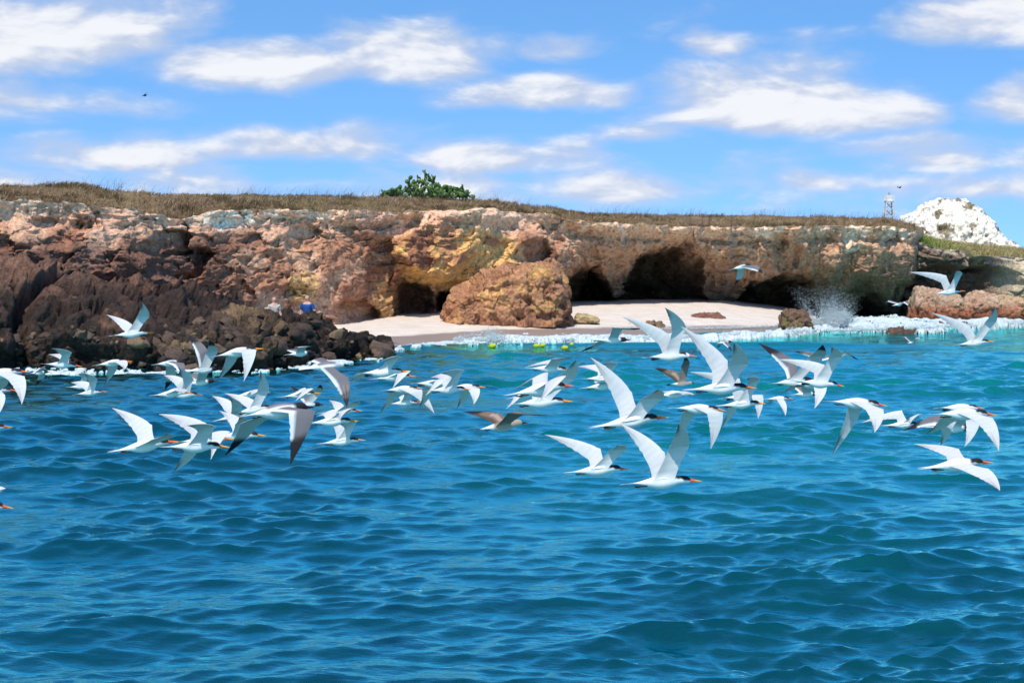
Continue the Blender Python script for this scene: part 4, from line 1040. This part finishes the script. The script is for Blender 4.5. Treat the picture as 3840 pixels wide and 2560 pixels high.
VIEWS = {'A': (0, 1260, 4.612), 'B': (340, 1100, 3.919), 'C': (540, 1240, 4.9), 'D': (380, 1500, 4.523), 'E': (760, 1380, 3.921), 'F': (1020, 1240, 4.9), 'G': (1020, 1440, 5.88), 'H': (1360, 1320, 4.704),
         'I': (1720, 1280, 4.356), 'J': (2120, 1120, 4.127), 'K': (2160, 1300, 4.6125), 'L': (2020, 1580, 3.675), 'M': (2440, 1220, 5.113), 'N': (2500, 1400, 4.704), 'O': (2820, 1260, 5.227), 'P': (3060, 1460, 5.345),
         'Q': (3360, 1480, 4.127), 'R': (3280, 980, 4.2), 'S': (2660, 940, 7.84), 'T': (0, 1340, 6.03), 'U': (0, 1760, 9.8), 'Z': (0, 0, 1.0)}
#           t      half height, half width, axis offset (all in body lengths)
PROF = {'tern': [(0.0, .002, .002, -.022), (.05, .010, .008, -.016), (.10, .016, .012, -.009), (.135, .021, .017, -.005), (.15, .029, .024, .0), (.175, .038, .031, .007), (.21, .042, .035, .011), (.25, .043, .037, .010), (.29, .046, .042, .006),
                 (.33, .056, .052, .002), (.375, .066, .062, -.001), (.42, .073, .069, -.004), (.465, .076, .071, -.006), (.51, .073, .068, -.007), (.555, .066, .061, -.006), (.60, .056, .053, -.004), (.66, .041, .044, -.002), (.72, .026, .037, -.001), (.78, .013, .034, .0), (.84, .0065, .034, 0.), (.90, .0045, .033, 0.), (.95, .0035, .030, 0.), (1.0, .002, .026, 0.)],
        'gull': [(0.0, .003, .003, -.022), (.04, .013, .010, -.012), (.075, .017, .014, -.008), (.10, .021, .018, -.005), (.12, .036, .031, .002), (.15, .048, .042, .008), (.19, .054, .048, .010), (.24, .056, .051, .007), (.29, .062, .058, .003),
                 (.33, .071, .067, .0), (.375, .080, .075, -.002), (.42, .086, .080, -.005), (.465, .087, .081, -.007), (.51, .083, .078, -.008), (.555, .075, .071, -.007), (.60, .064, .064, -.005), (.66, .048, .057, -.003), (.72, .032, .053, -.001), (.78, .017, .055, .0), (.84, .010, .062, 0.), (.90, .007, .070, 0.), (.95, .005, .076, 0.), (1.0, .003, .078, 0.)]}
I0, I1 = 9, 15                                                                    # rings the wing roots span
def bez(a, b, c, t): return (1 - t) ** 2 * a + 2 * t * (1 - t) * b + t * t * c
def unit(v): return v / max(np.linalg.norm(v), 1e-9)

def make_bird(name, kind, view, bill, tail, near, far, label, Y=None, gape=False, group=None, L=None):
    ox, oy, sc = VIEWS[view]
    tp = lambda p: np.array([ox + p[0] / sc, oy + p[1] / sc])
    b2, t2 = tp(bill), tp(tail)
    base = 'tern' if kind in ('tern', 'royal') else 'gull'
    L = L or {'tern': 0.41, 'royal': 0.45, 'gull': 0.42, 'grey': 0.42, 'juv': 0.42, 'dark': 0.9}[kind]
    lpx = np.linalg.norm(b2 - t2)
    Yb_ = Y or L / lpx * FPX
    s = Yb_ / FPX
    P3 = lambda p, dy: np.array([(p[0] - CXP) * (Yb_ + dy) / FPX, Yb_ + dy, CAM_H - (p[1] - HYP) * (Yb_ + dy) / FPX])
    fore = min(1.0, lpx * s / L); dyb = L * math.sqrt(max(0, 1 - fore * fore))    # turned away when foreshortened
    B, T = P3(b2, dyb * 0.5), P3(t2, -dyb * 0.5)
    f = unit(B - T); Lr = np.linalg.norm(B - T)
    k = Lr / (0.41 if base == 'tern' else 0.42)
    La, Lh = ((0.165, 0.27) if base == 'tern' else (0.21, 0.31)); La *= k; Lh *= k
    ctr = B + (T - B) * 0.42
    def wing3(w, side):
        if w is None: return None
        w2, q2 = tp(w[0]), tp(w[1])
        sh = np.array([CXP + ctr[0] * FPX / ctr[1], HYP + (CAM_H - ctr[2]) * FPX / ctr[1]])
        da = np.linalg.norm(w2 - sh) * s; a = math.sqrt(max(La * La - da * da, (0.22 * La) ** 2)) * side
        dh = np.linalg.norm(q2 - w2) * s; h = math.sqrt(max(Lh * Lh - dh * dh, 0.0)) * side * (w[2] if len(w) > 2 else 0.75)
        return P3(w2, a + ctr[1] - Yb_), P3(q2, a + h + ctr[1] - Yb_)
    nw, fw = wing3(near, -1), wing3(far, 1)
    # bank: the line between the two wrists, kept moderate
    r0 = unit(np.cross(f, np.array([0, 0, 1.0])))                                # toward the camera for a bird flying right
    if nw and fw:
        d = nw[0] - fw[0]; d = d - f * d.dot(f); d = unit(d)
        u0 = unit(np.cross(r0, f)); ang = math.atan2(d.dot(u0), d.dot(r0)); ang = max(-0.55, min(0.55, ang * 0.6))
        r = unit(r0 * math.cos(ang) + u0 * math.sin(ang))
    else: r = r0
    u = unit(np.cross(r, f))
    if nw is None: nw = (ctr + r * La * 0.9 + u * 0.02 - f * 0.0, ctr + r * (La + Lh * .7) - f * Lh * .6)
    if fw is None: fw = (ctr - r * La * 0.9 + u * 0.02, ctr - r * (La + Lh * .7) - f * Lh * .6)
    NJ = 14; prof = [(t_, a_ * (1.16 if .1 < t_ < .8 else 1), b_ * (1.14 if .1 < t_ < .8 else 1), c_) for t_, a_, b_, c_ in PROF[base]]
    V, Cc, TH, F = [], [], [], []
    W = np.array([0.67, 0.67, 0.67]); K = np.array([0.012, 0.012, 0.014])
    rb = random.Random(hash((bill, tail)) & 0xffff)
    red = np.array([0.72, 0.10, 0.03]) if rb.random() < 0.6 else np.array([0.75, 0.22, 0.03]); yel = np.array([0.78, 0.45, 0.03])
    if kind == 'royal': red = yel = np.array([0.75, 0.15, 0.03])
    grey = np.array([0.165, 0.148, 0.16]) if base == 'gull' else W * 0.97
    if kind == 'juv': grey = np.array([0.20, 0.135, 0.095])
    if kind == 'dark': W = grey = np.array([0.02, 0.02, 0.022])
    for i, (t, hz, hw, zo) in enumerate(prof):
        for j in range(NJ):
            ph = 2 * math.pi * j / NJ; cr, su = math.cos(ph), math.sin(ph)
            te = t
            if t > 0.80: te = min(t, (0.86 if base == 'tern' else 0.97) + (t - (0.86 if base == 'tern' else 0.97)) * abs(cr)) if abs(cr) < 0.95 else t
            p = B - f * te * Lr + u * (zo * Lr + hz * Lr * su) + r * hw * Lr * cr
            V.append(p)
            c = W.copy()
            if base == 'tern':
                if t < 0.14: c = red * (1 - sstep(.085, .02, t)) + yel * sstep(.085, .02, t)
                elif t < 0.30 and su > (-0.05 if t < .24 else 0.30): c = K.copy()
                if kind == 'royal' and .14 < t < .20: c = W.copy()
                if t > 0.29 and su > .3: c = W * 0.97
            else:
                if t < 0.105: c = np.array([0.05, 0.012, 0.012])
                elif kind == 'gull' and t < 0.245: c = K * 1.3
                elif kind == 'grey' and t < 0.245: c = np.array([0.45, 0.45, 0.47]) if su > -.2 and t > .16 else W
                elif kind == 'juv' and t < 0.62: c = np.array([0.33, 0.26, 0.215]) if su > -.6 else np.array([0.55, 0.5, 0.46])
                if kind in ('gull', 'grey', 'juv') and .27 < t < .66 and su > .45: c = grey
                if kind == 'juv' and t > .88: c = np.array([0.06, 0.045, 0.04])
                if kind == 'dark': c = W
            Cc.append(c); TH.append(1.0 if t > .8 else 0.0)
    NRr = len(prof)
    for i in range(NRr - 1):
        for j in range(NJ):
            if I0 <= i < I1 and j in (0, 6): continue                            # wing roots open here
            F.append((i * NJ + j, i * NJ + (j + 1) % NJ, (i + 1) * NJ + (j + 1) % NJ, (i + 1) * NJ + j))
    tipb, tipt = len(V), len(V) + 1
    V += [B - f * -.002 * Lr - u * .022 * Lr, B - f * (0.865 if base == 'tern' else 0.99) * Lr]; Cc += [yel if base == 'tern' else K, W]; TH += [0, 1]
    for j in range(NJ):
        F.append((tipb, (j + 1) % NJ, j)); e = (NRr - 1) * NJ; F.append((tipt, e + j, e + (j + 1) % NJ))
    nch = I1 - I0
    for side, (wr, tip) in ((1, nw), (-1, fw)):
        jt, jb = ((1, 0) if side == 1 else (6, 7))
        S = 0.5 * (np.array(V[I0 * NJ + jt]) + np.array(V[I0 * NJ + jb])); Rt = 0.5 * (np.array(V[I1 * NJ + jt]) + np.array(V[I1 * NJ + jb]))
        a = unit(wr - S); h = unit(tip - wr)
        pa = -f - (-f).dot(a) * a; pa = unit(pa); n = unit(np.cross(a, pa))
        ph_ = np.cross(n, h); ph_ = unit(ph_)
        if ph_.dot(unit(np.cross(n, a))) < -0.99: ph_ = -ph_
        if np.cross(n, a).dot(pa) < 0: ph_ = -ph_
        cw = unit(pa + ph_ * 0.9); cw = unit(cw + 0.35 * (-f))
        chord_w = (0.098 if base == 'tern' else 0.125) * k
        WT = wr + cw * chord_w + (-a) * 0.02 * k
        le_c1 = 0.5 * (S + wr) + pa * (0.012 * k) - a * 0.01 * k
        le_c2 = wr + (tip - wr) * 0.42 - ph_ * 0.035 * k
        te_c1 = 0.5 * (Rt + WT) - pa * 0.012 * k
        te_c2 = WT + (tip - WT) * 0.38 - ph_ * (0.014 * k)
        prev = [[(I0 + c) * NJ + jt for c in range(nch + 1)], [(I0 + c) * NJ + jb for c in range(nch + 1)]]
        KA, KH = 7, 13
        for q in range(1, KA + KH + 1):
            if q <= KA: t = q / KA; le, te_, g = bez(S, le_c1, wr, t), bez(Rt, te_c1, WT, t), t * 0.40
            else: t = (q - KA) / KH; le, te_, g = bez(wr, le_c2, tip, t), bez(WT, te_c2, tip, t), 0.40 + 0.60 * t
            if q > KA:                                                           # round the wrist
                w_ = max(0.0, 1 - abs(t) / 0.15); le = le + (te_ - le) * 0.06 * w_
            if g >= 0.995: te_ = le + cw * 0.003 * k
            ch = te_ - le; span = (h if q > KA else a)
            N = np.cross(ch, span) if side == 1 else np.cross(span, ch)
            N = unit(N); cl = np.linalg.norm(ch)
            top, bot = [], []
            for c in range(nch + 1):
                x = c / nch
                camber = 0.085 * cl * 4 * x * (1 - x) * (0.6 if q > KA else 1.0)
                th = (0.055 * cl * (1 - x) ** 0.8 * (1 - 0.6 * g) * min(1, 6 * x + 0.35)) + 0.0008
                pt = le + ch * x
                if q > KA + 3 and c == nch and q % 2: pt = pt - ch * 0.045          # stepped tips of the flight feathers
                if q > KA + 3 and c == nch and not q % 2: pt = pt + ch * 0.02
                V.append(pt + N * (camber + th)); top.append(len(V) - 1)
                V.append(pt + N * (camber - th * 0.35)); bot.append(len(V) - 1)
                stripe = (c % 2 == 0)
                if base == 'tern' and kind != 'dark':
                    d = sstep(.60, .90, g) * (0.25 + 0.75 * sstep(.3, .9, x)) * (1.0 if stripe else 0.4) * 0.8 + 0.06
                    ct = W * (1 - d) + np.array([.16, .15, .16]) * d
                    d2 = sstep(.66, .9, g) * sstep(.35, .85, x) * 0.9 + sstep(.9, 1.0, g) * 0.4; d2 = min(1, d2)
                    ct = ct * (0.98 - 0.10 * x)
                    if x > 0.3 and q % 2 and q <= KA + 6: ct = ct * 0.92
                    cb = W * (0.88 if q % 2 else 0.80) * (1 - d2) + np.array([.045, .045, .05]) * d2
                elif kind == 'dark': ct = cb = W
                else:
                    bl_ = sstep(.66, .76, g + 0.06 * (0.5 - x))
                    ct = grey * (1 - bl_) + np.array([.02, .017, .02]) * bl_
                    if kind == 'gull' or kind == 'grey':
                        if x > 0.83 and g < .76: ct = W.copy()
                        if g < 0.1 and x < 0.3: ct = grey
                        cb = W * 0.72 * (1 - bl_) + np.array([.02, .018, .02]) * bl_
                        if kind == 'grey' and .55 < g < .85: ct = ct * 0.6 + (np.array([.09, .07, .06]) if stripe else np.array([.33, .3, .28])) * 0.4
                    else:
                        if x > .8 and g < .8: ct = np.array([.09, .06, .05])
                        if .25 < x < .6 and g < .5: ct = np.array([.38, .29, .22])
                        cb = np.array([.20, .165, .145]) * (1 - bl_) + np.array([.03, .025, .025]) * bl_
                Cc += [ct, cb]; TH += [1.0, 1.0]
            for c in range(nch):
                qa = (prev[0][c], prev[0][c + 1], top[c + 1], top[c]); qb = (prev[1][c + 1], prev[1][c], bot[c], bot[c + 1])
                F += [qa, qb] if side == 1 else [qa[::-1], qb[::-1]]
            for c in (0, nch):
                qd = (prev[1][c], prev[0][c], top[c], bot[c]) if c == 0 else (prev[0][c], prev[1][c], bot[c], top[c])
                F.append(qd if side == 1 else qd[::-1])
            prev = [top, bot]
        for c in range(nch):
            qd = (prev[0][c], prev[0][c + 1], prev[1][c + 1], prev[1][c]); F.append(qd if side == 1 else qd[::-1])
    V = np.array(V); ctr_w = ctr.copy(); V = V - ctr_w
    me = bpy.data.meshes.new(name); me.from_pydata(V.tolist(), [], F); me.validate()
    ca = me.color_attributes.new('Col', 'FLOAT_COLOR', 'POINT'); c4 = np.ones((len(V), 4), np.float32); c4[:, :3] = np.array(Cc); ca.data.foreach_set('color', c4.ravel())
    ta = me.attributes.new('thin', 'FLOAT', 'POINT'); ta.data.foreach_set('value', np.array(TH, np.float32))
    bm = bmesh.new(); bm.from_mesh(me); bmesh.ops.recalc_face_normals(bm, faces=bm.faces[:]); bm.to_mesh(me); bm.free()
    me.polygons.foreach_set('use_smooth', np.ones(len(me.polygons), bool)); me.set_sharp_from_angle(angle=math.radians(55))
    me.materials.append(M_BIRD)
    o = obj(name, me, None, label, 'tern' if base == 'tern' else ('seabird' if kind == 'dark' else 'gull'), group or ('terns flying right over the water' if base == 'tern' else 'gulls among the terns'), loc=ctr_w)
    if Yb_ < 20 and kind != 'dark':
        for sgn in (-1, 1):                                                      # dark feet tucked under the tail
            bm = bmesh.new(); c0 = -f * (0.66 - 0.42) * Lr - u * 0.036 * Lr + r * 0.012 * sgn * k
            ring = lambda c, w, hh: [bm.verts.new(tuple(c + r * (w * math.cos(x_)) + u * (hh * math.sin(x_)))) for x_ in np.linspace(0, 2 * math.pi, 7)[:-1]]
            rs = [ring(c0, .004 * k, .004 * k), ring(c0 - f * .03 * k, .004 * k, .004 * k), ring(c0 - f * .042 * k - u * .003, .011 * k, .004 * k), ring(c0 - f * .062 * k, .006 * k, .003 * k)]
            for i in range(3):
                for j in range(6): bm.faces.new((rs[i][j], rs[i][(j + 1) % 6], rs[i + 1][(j + 1) % 6], rs[i + 1][j]))
            bm.faces.new(rs[0]); bm.faces.new(rs[3])
            fm = bpy.data.meshes.new('foot'); bm.to_mesh(fm); bm.free(); fm.materials.append(M_FOOT); obj('foot', fm, o)
    if gape:
        bm = bmesh.new(); p0 = f * (0.42 - .14) * Lr - u * .014 * Lr; p1 = f * (0.42 - .02) * Lr - u * .062 * Lr
        rr = [bm.verts.new(tuple(p0 + (r * math.cos(x_) + u * math.sin(x_)) * .010 * Lr)) for x_ in np.linspace(0, 2 * math.pi, 7)[:-1]]; e = bm.verts.new(tuple(p1))
        for j in range(6): bm.faces.new((rr[j], rr[(j + 1) % 6], e))
        fm = bpy.data.meshes.new('lower_bill'); bm.to_mesh(fm); bm.free(); fm.materials.append(simple('bill_orange', (0.75, 0.25, 0.03), 0.5)); obj('lower_bill', fm, o)
    return o

# kind, view, bill tip, tail tip, near wing (wrist, tip), far wing (wrist, tip), label, options
BIRDS = [
 ('tern', 'T', (690, 300), (-673, 420), ((560, 430), (495, 1055)), ((205, 520), (-100, 800)), 'tern cut by the left edge, near wing hanging straight down, bill level', {}),
 ('tern', 'T', (400, 725), (-673, 770), ((118, 850), (-30, 1280)), None, 'tern at the left edge whose head shows under a drooping wing of another', {'Y': 17.0}),
 ('tern', 'T', (285, 1545), (-1020, 1650), ((-350, 1300), (-700, 1000)), None, 'only a black capped head and red bill at the left edge, at mid height', {}),
 ('tern', 'U', (510, 1360), (-2260, 1250), ((-900, 700), (-1800, 500)), ((225, 690), (-700, 820)), 'lowest bird at the left edge, just an orange bill, cap and wing bend', {}),
 ('gull', 'T', (1140, 320), (610, 372), ((1030, 200), (700, 455)), ((1040, 390), (795, 650)), 'small gull near the left edge flying past the foam at the rock foot', {}),
 ('tern', 'A', (1420, 512), (690, 478), ((1245, 285), (890, 215)), ((1215, 335), (835, 318)), 'tern with both wings swept back in front of the dark left rocks', {}),
 ('tern', 'A', (1848, 945), (1245, 1015), ((1690, 750), (1455, 652)), ((1545, 800), (1225, 803)), 'tern with raised wings overlapping another one below the left foam', {}),
 ('tern', 'A', (1650, 860), (1125, 884), ((1540, 665), (1345, 655)), None, 'tern mostly hidden behind the raised wings of another below the left foam', {}),
 ('tern', 'B', (932, 560), (250, 630), ((860, 350), (757, 140)), ((600, 450), (237, 315)), 'highest tern on the left, wings up, calling with open bill against the rocks', {'gape': True}),
 ('tern', 'B', (612, 985), (10, 1062), ((530, 990), (500, 1120)), ((395, 1085), (205, 1330)), 'calling tern with open bill and lowered wings by the left rock foot', {'gape': True}),
 ('gull', 'C', (775, 560), (130, 630), ((742, 600), (700, 860)), ((590, 800), (380, 1085)), 'black hooded gull with drooped wings showing grey back, left of centre', {}),
 ('gull', 'C', (1440, 690), (720, 740), ((1365, 380), (1200, 170)), ((1160, 335), (800, 70)), 'black hooded gull with both wings raised high against the dark rocks', {}),
 ('gull', 'C', (1350, 908), (700, 985), ((1190, 770), (1000, 700)), ((960, 770), (900, 850)), 'black hooded gull partly hidden directly below the one with high raised wings', {}),
 ('tern', 'C', (2200, 305), (1200, 490), ((2070, 360), (1838, 925)), ((1720, 500), (1350, 910)), 'large tern with both wings down in front of the dark headland', {}),
 ('tern', 'C', (1090, 1162), (330, 1195), ((915, 890), (625, 665)), ((740, 890), (365, 820)), 'tern with wings up whose body is crossed by a nearer tern', {'Y': 18.0}),
 ('tern', 'C', (890, 1122), (80, 1192), ((790, 1085), (700, 1150), 1.0), ((640, 1060), (450, 1095)), 'tern with a wing pointing at the viewer, crossing one with wings up', {}),
 ('tern', 'D', (1320, 675), (90, 880), ((1185, 640), (1128, 562), 1.0), ((862, 425), (190, 135)), 'tern at lower left with far wing raised and near wing toward the viewer', {}),
 ('tern', 'D', (2182, 772), (970, 790), ((1945, 450), (1450, 430)), ((1775, 385), (980, 235)), 'lower left tern with both wings swept back overlapping a downstroke tern', {}),
 ('tern', 'D', (2248, 640), (1190, 722), ((2185, 540), (1860, 1005)), ((1640, 860), (1215, 1230)), 'tern in downstroke just behind the lower left swept wing tern', {}),
 ('tern', 'E', (1000, 345), (420, 412), ((840, 320), (700, 400)), None, 'tern half hidden behind a vertical raised wing, left of the big grey gull', {'Y': 19.5}),
 ('tern', 'E', (800, 640), (125, 785), ((590, 550), (395, 425)), ((440, 510), (145, 410)), 'tern with raised wings and hidden head at the tail of the big grey gull', {}),
 ('tern', 'E', (1080, 548), (400, 680), ((980, 340), (848, 35)), ((740, 460), (325, 370)), 'tern with a tall vertical near wing just above the big grey gull', {}),
 ('tern', 'E', (937, 977), (80, 1012), ((690, 800), (540, 700)), ((610, 780), (250, 630)), 'tern whose head shows under the dark wing of the big grey gull', {}),
 ('gull', 'E', (1645, 550), (500, 722), ((1665, 640), (1290, 1420)), ((800, 850), (330, 1280)), 'biggest bird, grey backed gull with black wing tips pointing down', {'Y': 9.3}),
 ('tern', 'F', (895, 1132), (105, 1220), ((760, 1065), (430, 1290)), ((625, 1050), (220, 1300)), 'tern with orange bill gliding just above the back of the biggest gull', {}),
 ('gull', 'F', (948, 1352), (340, 1350), ((942, 1130), (885, 985)), ((690, 1200), (330, 1010)), 'black hooded gull with raised dark tipped wing behind the biggest gull', {}),
 ('grey', 'F', (1427, 612), (490, 695), ((1405, 860), (1375, 1405)), ((950, 505), (700, 640)), 'grey headed gull with one long mottled wing hanging down', {}),
 ('tern', 'G', (1998, 567), (1000, 640), ((1925, 460), (1890, 375), 1.0), ((1570, 450), (1260, 355)), 'tern behind the wing tip of the grey headed gull', {'Y': 17.0}),
 ('tern', 'G', (1903, 787), (680, 865), ((1815, 530), (1480, 795)), ((1380, 560), (960, 730)), 'tern emerging from behind the biggest gull with its near wing folded down', {}),
 ('tern', 'G', (2065, 1212), (965, 1315), ((1870, 835), (1470, 885)), ((1600, 845), (1305, 872)), 'tern with both wings up, right of the biggest gull and lowest there', {}),
 ('tern', 'H', (825, 322), (-160, 392), ((682, 85), (330, 160), 1.0), ((60, 420), (-236, 516)), 'tern with bill just above another, topmost of the cluster left of centre', {}),
 ('tern', 'H', (943, 412), (115, 477), ((845, 340), (530, 635)), ((630, 335), (430, 380)), 'tern directly under the topmost one of the cluster left of centre', {}),
 ('tern', 'H', (1072, 628), (300, 682), ((1040, 665), (1265, 1085)), ((600, 770), (300, 1085)), 'tern in full downstroke with wings spread like an arch, left of centre', {}),
 ('tern', 'H', (1060, 872), (400, 918), ((895, 715), (700, 740)), ((780, 740), (620, 800)), 'small tern framed under the arch of a downstroke tern', {'Y': 21.0}),
 ('tern', 'H', (1915, 640), (1060, 688), ((1785, 320), (1360, 378)), ((1590, 370), (1200, 450)), 'tern with bold raised wing whose bill touches the back of the next one', {'Y': 14.8}),
 ('tern', 'H', (1640, 560), (815, 552), ((1500, 480), (1110, 765)), ((1220, 700), (1005, 980)), 'tern hidden behind a raised wing with only tail and drooped wings showing', {'Y': 16.5}),
 ('tern', 'H', (2172, 606), (1400, 640), ((2068, 650), (1960, 920)), ((1890, 705), (1668, 980)), 'tern with both wings curved down, right end of the cluster left of centre', {}),
 ('tern', 'I', (1870, 458), (1065, 435), ((1720, 300), (1835, 256)), ((1600, 288), (1075, 430)), 'tern with one thin wing swept far back, topmost near the buoys', {}),
 ('tern', 'I', (1893, 697), (720, 885), ((1757, 570), (1320, 995)), ((1462, 515), (880, 810)), 'tern with near wing bent down covering two others, right of centre', {'Y': 9.6}),
 ('tern', 'I', (1862, 957), (780, 1035), ((1885, 625), (1918, 300)), ((1400, 785), (1290, 810)), 'red billed tern with near wing raised to the right under the bent wing tern', {}),
 ('tern', 'I', (1420, 815), (765, 940), ((1010, 900), (775, 1100)), None, 'small tern almost wholly hidden between two larger terns right of centre', {'Y': 19.0}),
 ('juv', 'I', (1132, 1310), (250, 1448), ((1060, 1190), (1442, 1205)), ((690, 1180), (75, 1140)), 'brown winged young gull gliding with level wings at the centre', {}),
 ('gull', 'J', (1007, 630), (430, 652), ((885, 475), (1235, 455)), ((600, 690), (215, 830)), 'black headed gull against the surf with one wing up and one down', {}),
 ('royal', 'J', (2042, 872), (1160, 913), ((1872, 430), (1545, 140)), ((1595, 540), (890, 283)), 'tern with white forehead and thick orange bill, wings high before the beach', {}),
 ('juv', 'J', (2008, 1297), (1570, 1332), ((1925, 1010), (1850, 890)), ((1735, 1130), (1370, 1075)), 'small brown speckled young gull under the bill of the white foreheaded tern', {}),
 ('tern', 'K', (802, 547), (60, 553), ((718, 310), (490, 285)), ((515, 330), (40, 345)), 'small tern with wings back crossed by the tall white wing at centre', {}),
 ('tern', 'K', (850, 640), (40, 722), ((640, 560), (420, 590)), ((480, 560), (335, 580)), 'tern showing only its tail and rump behind the tall white wing at centre', {'Y': 18.0}),
 ('tern', 'K', (1598, 1192), (210, 1395), ((1495, 900), (1425, 735)), ((965, 790), (260, 185)), 'large tern with a tall white far wing and yellow orange bill at centre', {}),
 ('tern', 'M', (857, 1302), (0, 1347), ((720, 1280), (815, 1335), 1.0), None, 'small tern seen edge on with wing toward the viewer, below the brown gull', {}),
 ('tern', 'L', (1257, 634), (330, 705), ((1215, 385), (1095, 330), 0.9), ((852, 375), (90, 180)), 'left one of the two lowest terns at bottom centre', {}),
 ('tern', 'L', (2247, 795), (1105, 868), ((2075, 340), (1930, 25)), ((1735, 425), (1130, 30)), 'lowest tern of the flock at bottom centre, wings in a high V', {}),
 ('tern', 'M', (2037, 1174), (590, 1232), ((1880, 740), (1595, 325)), ((1475, 670), (585, 18)), 'big tern with wings in a high V right of centre, bill tipped yellow', {}),
 ('tern', 'N', (1757, 512), (840, 572), ((1650, 105), (1425, 80), 0.9), ((1285, 90), (408, -28)), 'tern just below and right of the big high V tern', {}),
 ('gull', 'M', (1580, 305), (1230, 345), ((1500, 345), (1545, 490)), ((1365, 365), (1275, 425)), 'tiny far gull skimming the surf line behind the big high V tern', {}),
 ('tern', 'N', (1057, 637), (5, 605), ((1000, 690), (775, 1330)), ((460, 760), (65, 1275)), 'tern in deep downstroke with dark legs showing, right of centre', {}),
 ('tern', 'N', (1690, 400), (900, 440), ((1700, 385), (1610, 800)), ((1240, 620), (965, 945)), 'tern in downstroke hidden behind the one below the big high V tern', {'Y': 17.2}),
 ('tern', 'N', (2237, 434), (1690, 450), ((2095, 500), (2095, 745)), ((1880, 480), (1815, 535)), 'small tern with curved down wing flying between larger ones right of centre', {}),
 ('gull', 'O', (1270, 850), (320, 937), ((1430, 410), (1385, 170)), ((870, 510), (125, 135)), 'grey winged gull with black wing tips behind a white tern at right', {'Y': 16.5}),
 ('tern', 'O', (1817, 962), (770, 882), ((1770, 400), (1565, 205)), ((1420, 560), (510, 455)), 'white tern with long level far wing in front of a grey gull at right', {}),
 ('gull', 'O', (1330, 1120), (740, 1150), ((1150, 950), (1000, 900)), ((960, 985), (865, 1010)), 'small hooded gull under the belly of the white tern at right', {'Y': 24.0}),
 ('grey', 'O', (1760, 400), (1370, 465), ((1880, 360), (2095, 465)), ((1200, 320), (820, 300)), 'distant grey gull with wings spread level behind two birds at right', {}),
 ('tern', 'O', (1600, 960), (700, 935), ((1470, 1010), (1225, 1415)), ((860, 1010), (590, 1105)), 'tern hidden behind another at right with only a drooped wing showing', {'Y': 15.6}),
 ('tern', 'P', (1442, 308), (120, 228), ((1357, 400), (1175, 860)), ((915, 430), (335, 1295)), 'large tern in downstroke with both wings hanging, right of the high V tern', {}),
 ('tern', 'P', (2157, 687), (1290, 722), ((2122, 490), (1860, 710)), ((1720, 415), (915, 665)), 'tern with yellow bill and kinked wings between two larger birds at right', {}),
 ('tern', 'Q', (1377, 197), (560, 207), ((1300, 420), (1065, 800)), ((860, 540), (685, 780)), 'tern peeking above the back of the front one in the right group', {'Y': 14.9}),
 ('tern', 'Q', (1562, 290), (480, 300), ((1500, 360), (1590, 865)), ((850, 440), (465, 605)), 'front tern of the right group with its near wing arched down', {'Y': 11.0}),
 ('gull', 'Q', (1257, 515), (440, 497), ((1200, 340), (1130, 400)), ((640, 310), (110, 560)), 'black headed gull under the front tern of the right group', {'Y': 16.0}),
 ('tern', 'Q', (1512, 1022), (325, 1140), ((1430, 1145), (1610, 1480)), ((975, 840), (275, 760)), 'lowest tern at right gliding with wings spread and back showing', {}),
 ('tern', 'R', (1432, 456), (885, 516), ((1385, 190), (1270, 170), 0.9), ((1125, 220), (545, 170)), 'tern with raised wings in front of the pink ledge, upper right', {}),
 ('gull', 'R', (470, 655), (290, 695), ((525, 625), (575, 735)), ((235, 610), (150, 660)), 'small gull flying away with arched wings at the dark cliff foot', {'Y': 46.0}),
 ('tern', 'R', (1887, 1247), (1225, 1323), ((1915, 955), (1895, 720)), ((1500, 1020), (905, 812)), 'tern with wings in a wide V above the sea rocks at right', {}),
 ('gull', 'R', (640, 1265), (525, 1287), ((690, 1195), (770, 1205)), ((500, 1185), (410, 1200)), 'tiny gull low over the water below the low sea rock', {'Y': 54.0}),
 ('gull', 'S', (1235, 395), (580, 570), ((1400, 420), (1570, 660)), ((1010, 690), (720, 1040)), 'lone gull in front of the cave mouth high above the beach', {}),
 ('gull', 'F', (800, 385), (210, 447), ((640, 300), (820, 268)), ((480, 345), (205, 345)), 'black headed gull skimming in front of the low dark headland', {}),
 ('dark', 'Z', (553, 356), (533, 362), ((546, 352), (556, 344)), ((541, 358), (532, 357)), 'tiny dark soaring bird alone in the sky at upper left', {'Y': 190.0}),
 ('dark', 'Z', (3381, 703), (3366, 704), ((3376, 702), (3384, 696)), ((3371, 703), (3365, 699)), 'tiny dark bird in the sky just right of the light tower', {'Y': 260.0}),
]
for kind, view, b, t, nw, fw, lab, opt in BIRDS:
    nm = {'tern': 'tern', 'royal': 'tern', 'gull': 'gull', 'grey': 'gull', 'juv': 'young_gull', 'dark': 'soaring_bird'}[kind]
    grp = 'far soaring birds' if kind == 'dark' else None
    make_bird(nm, kind, view, b, t, nw, fw, lab, group=grp, **opt)
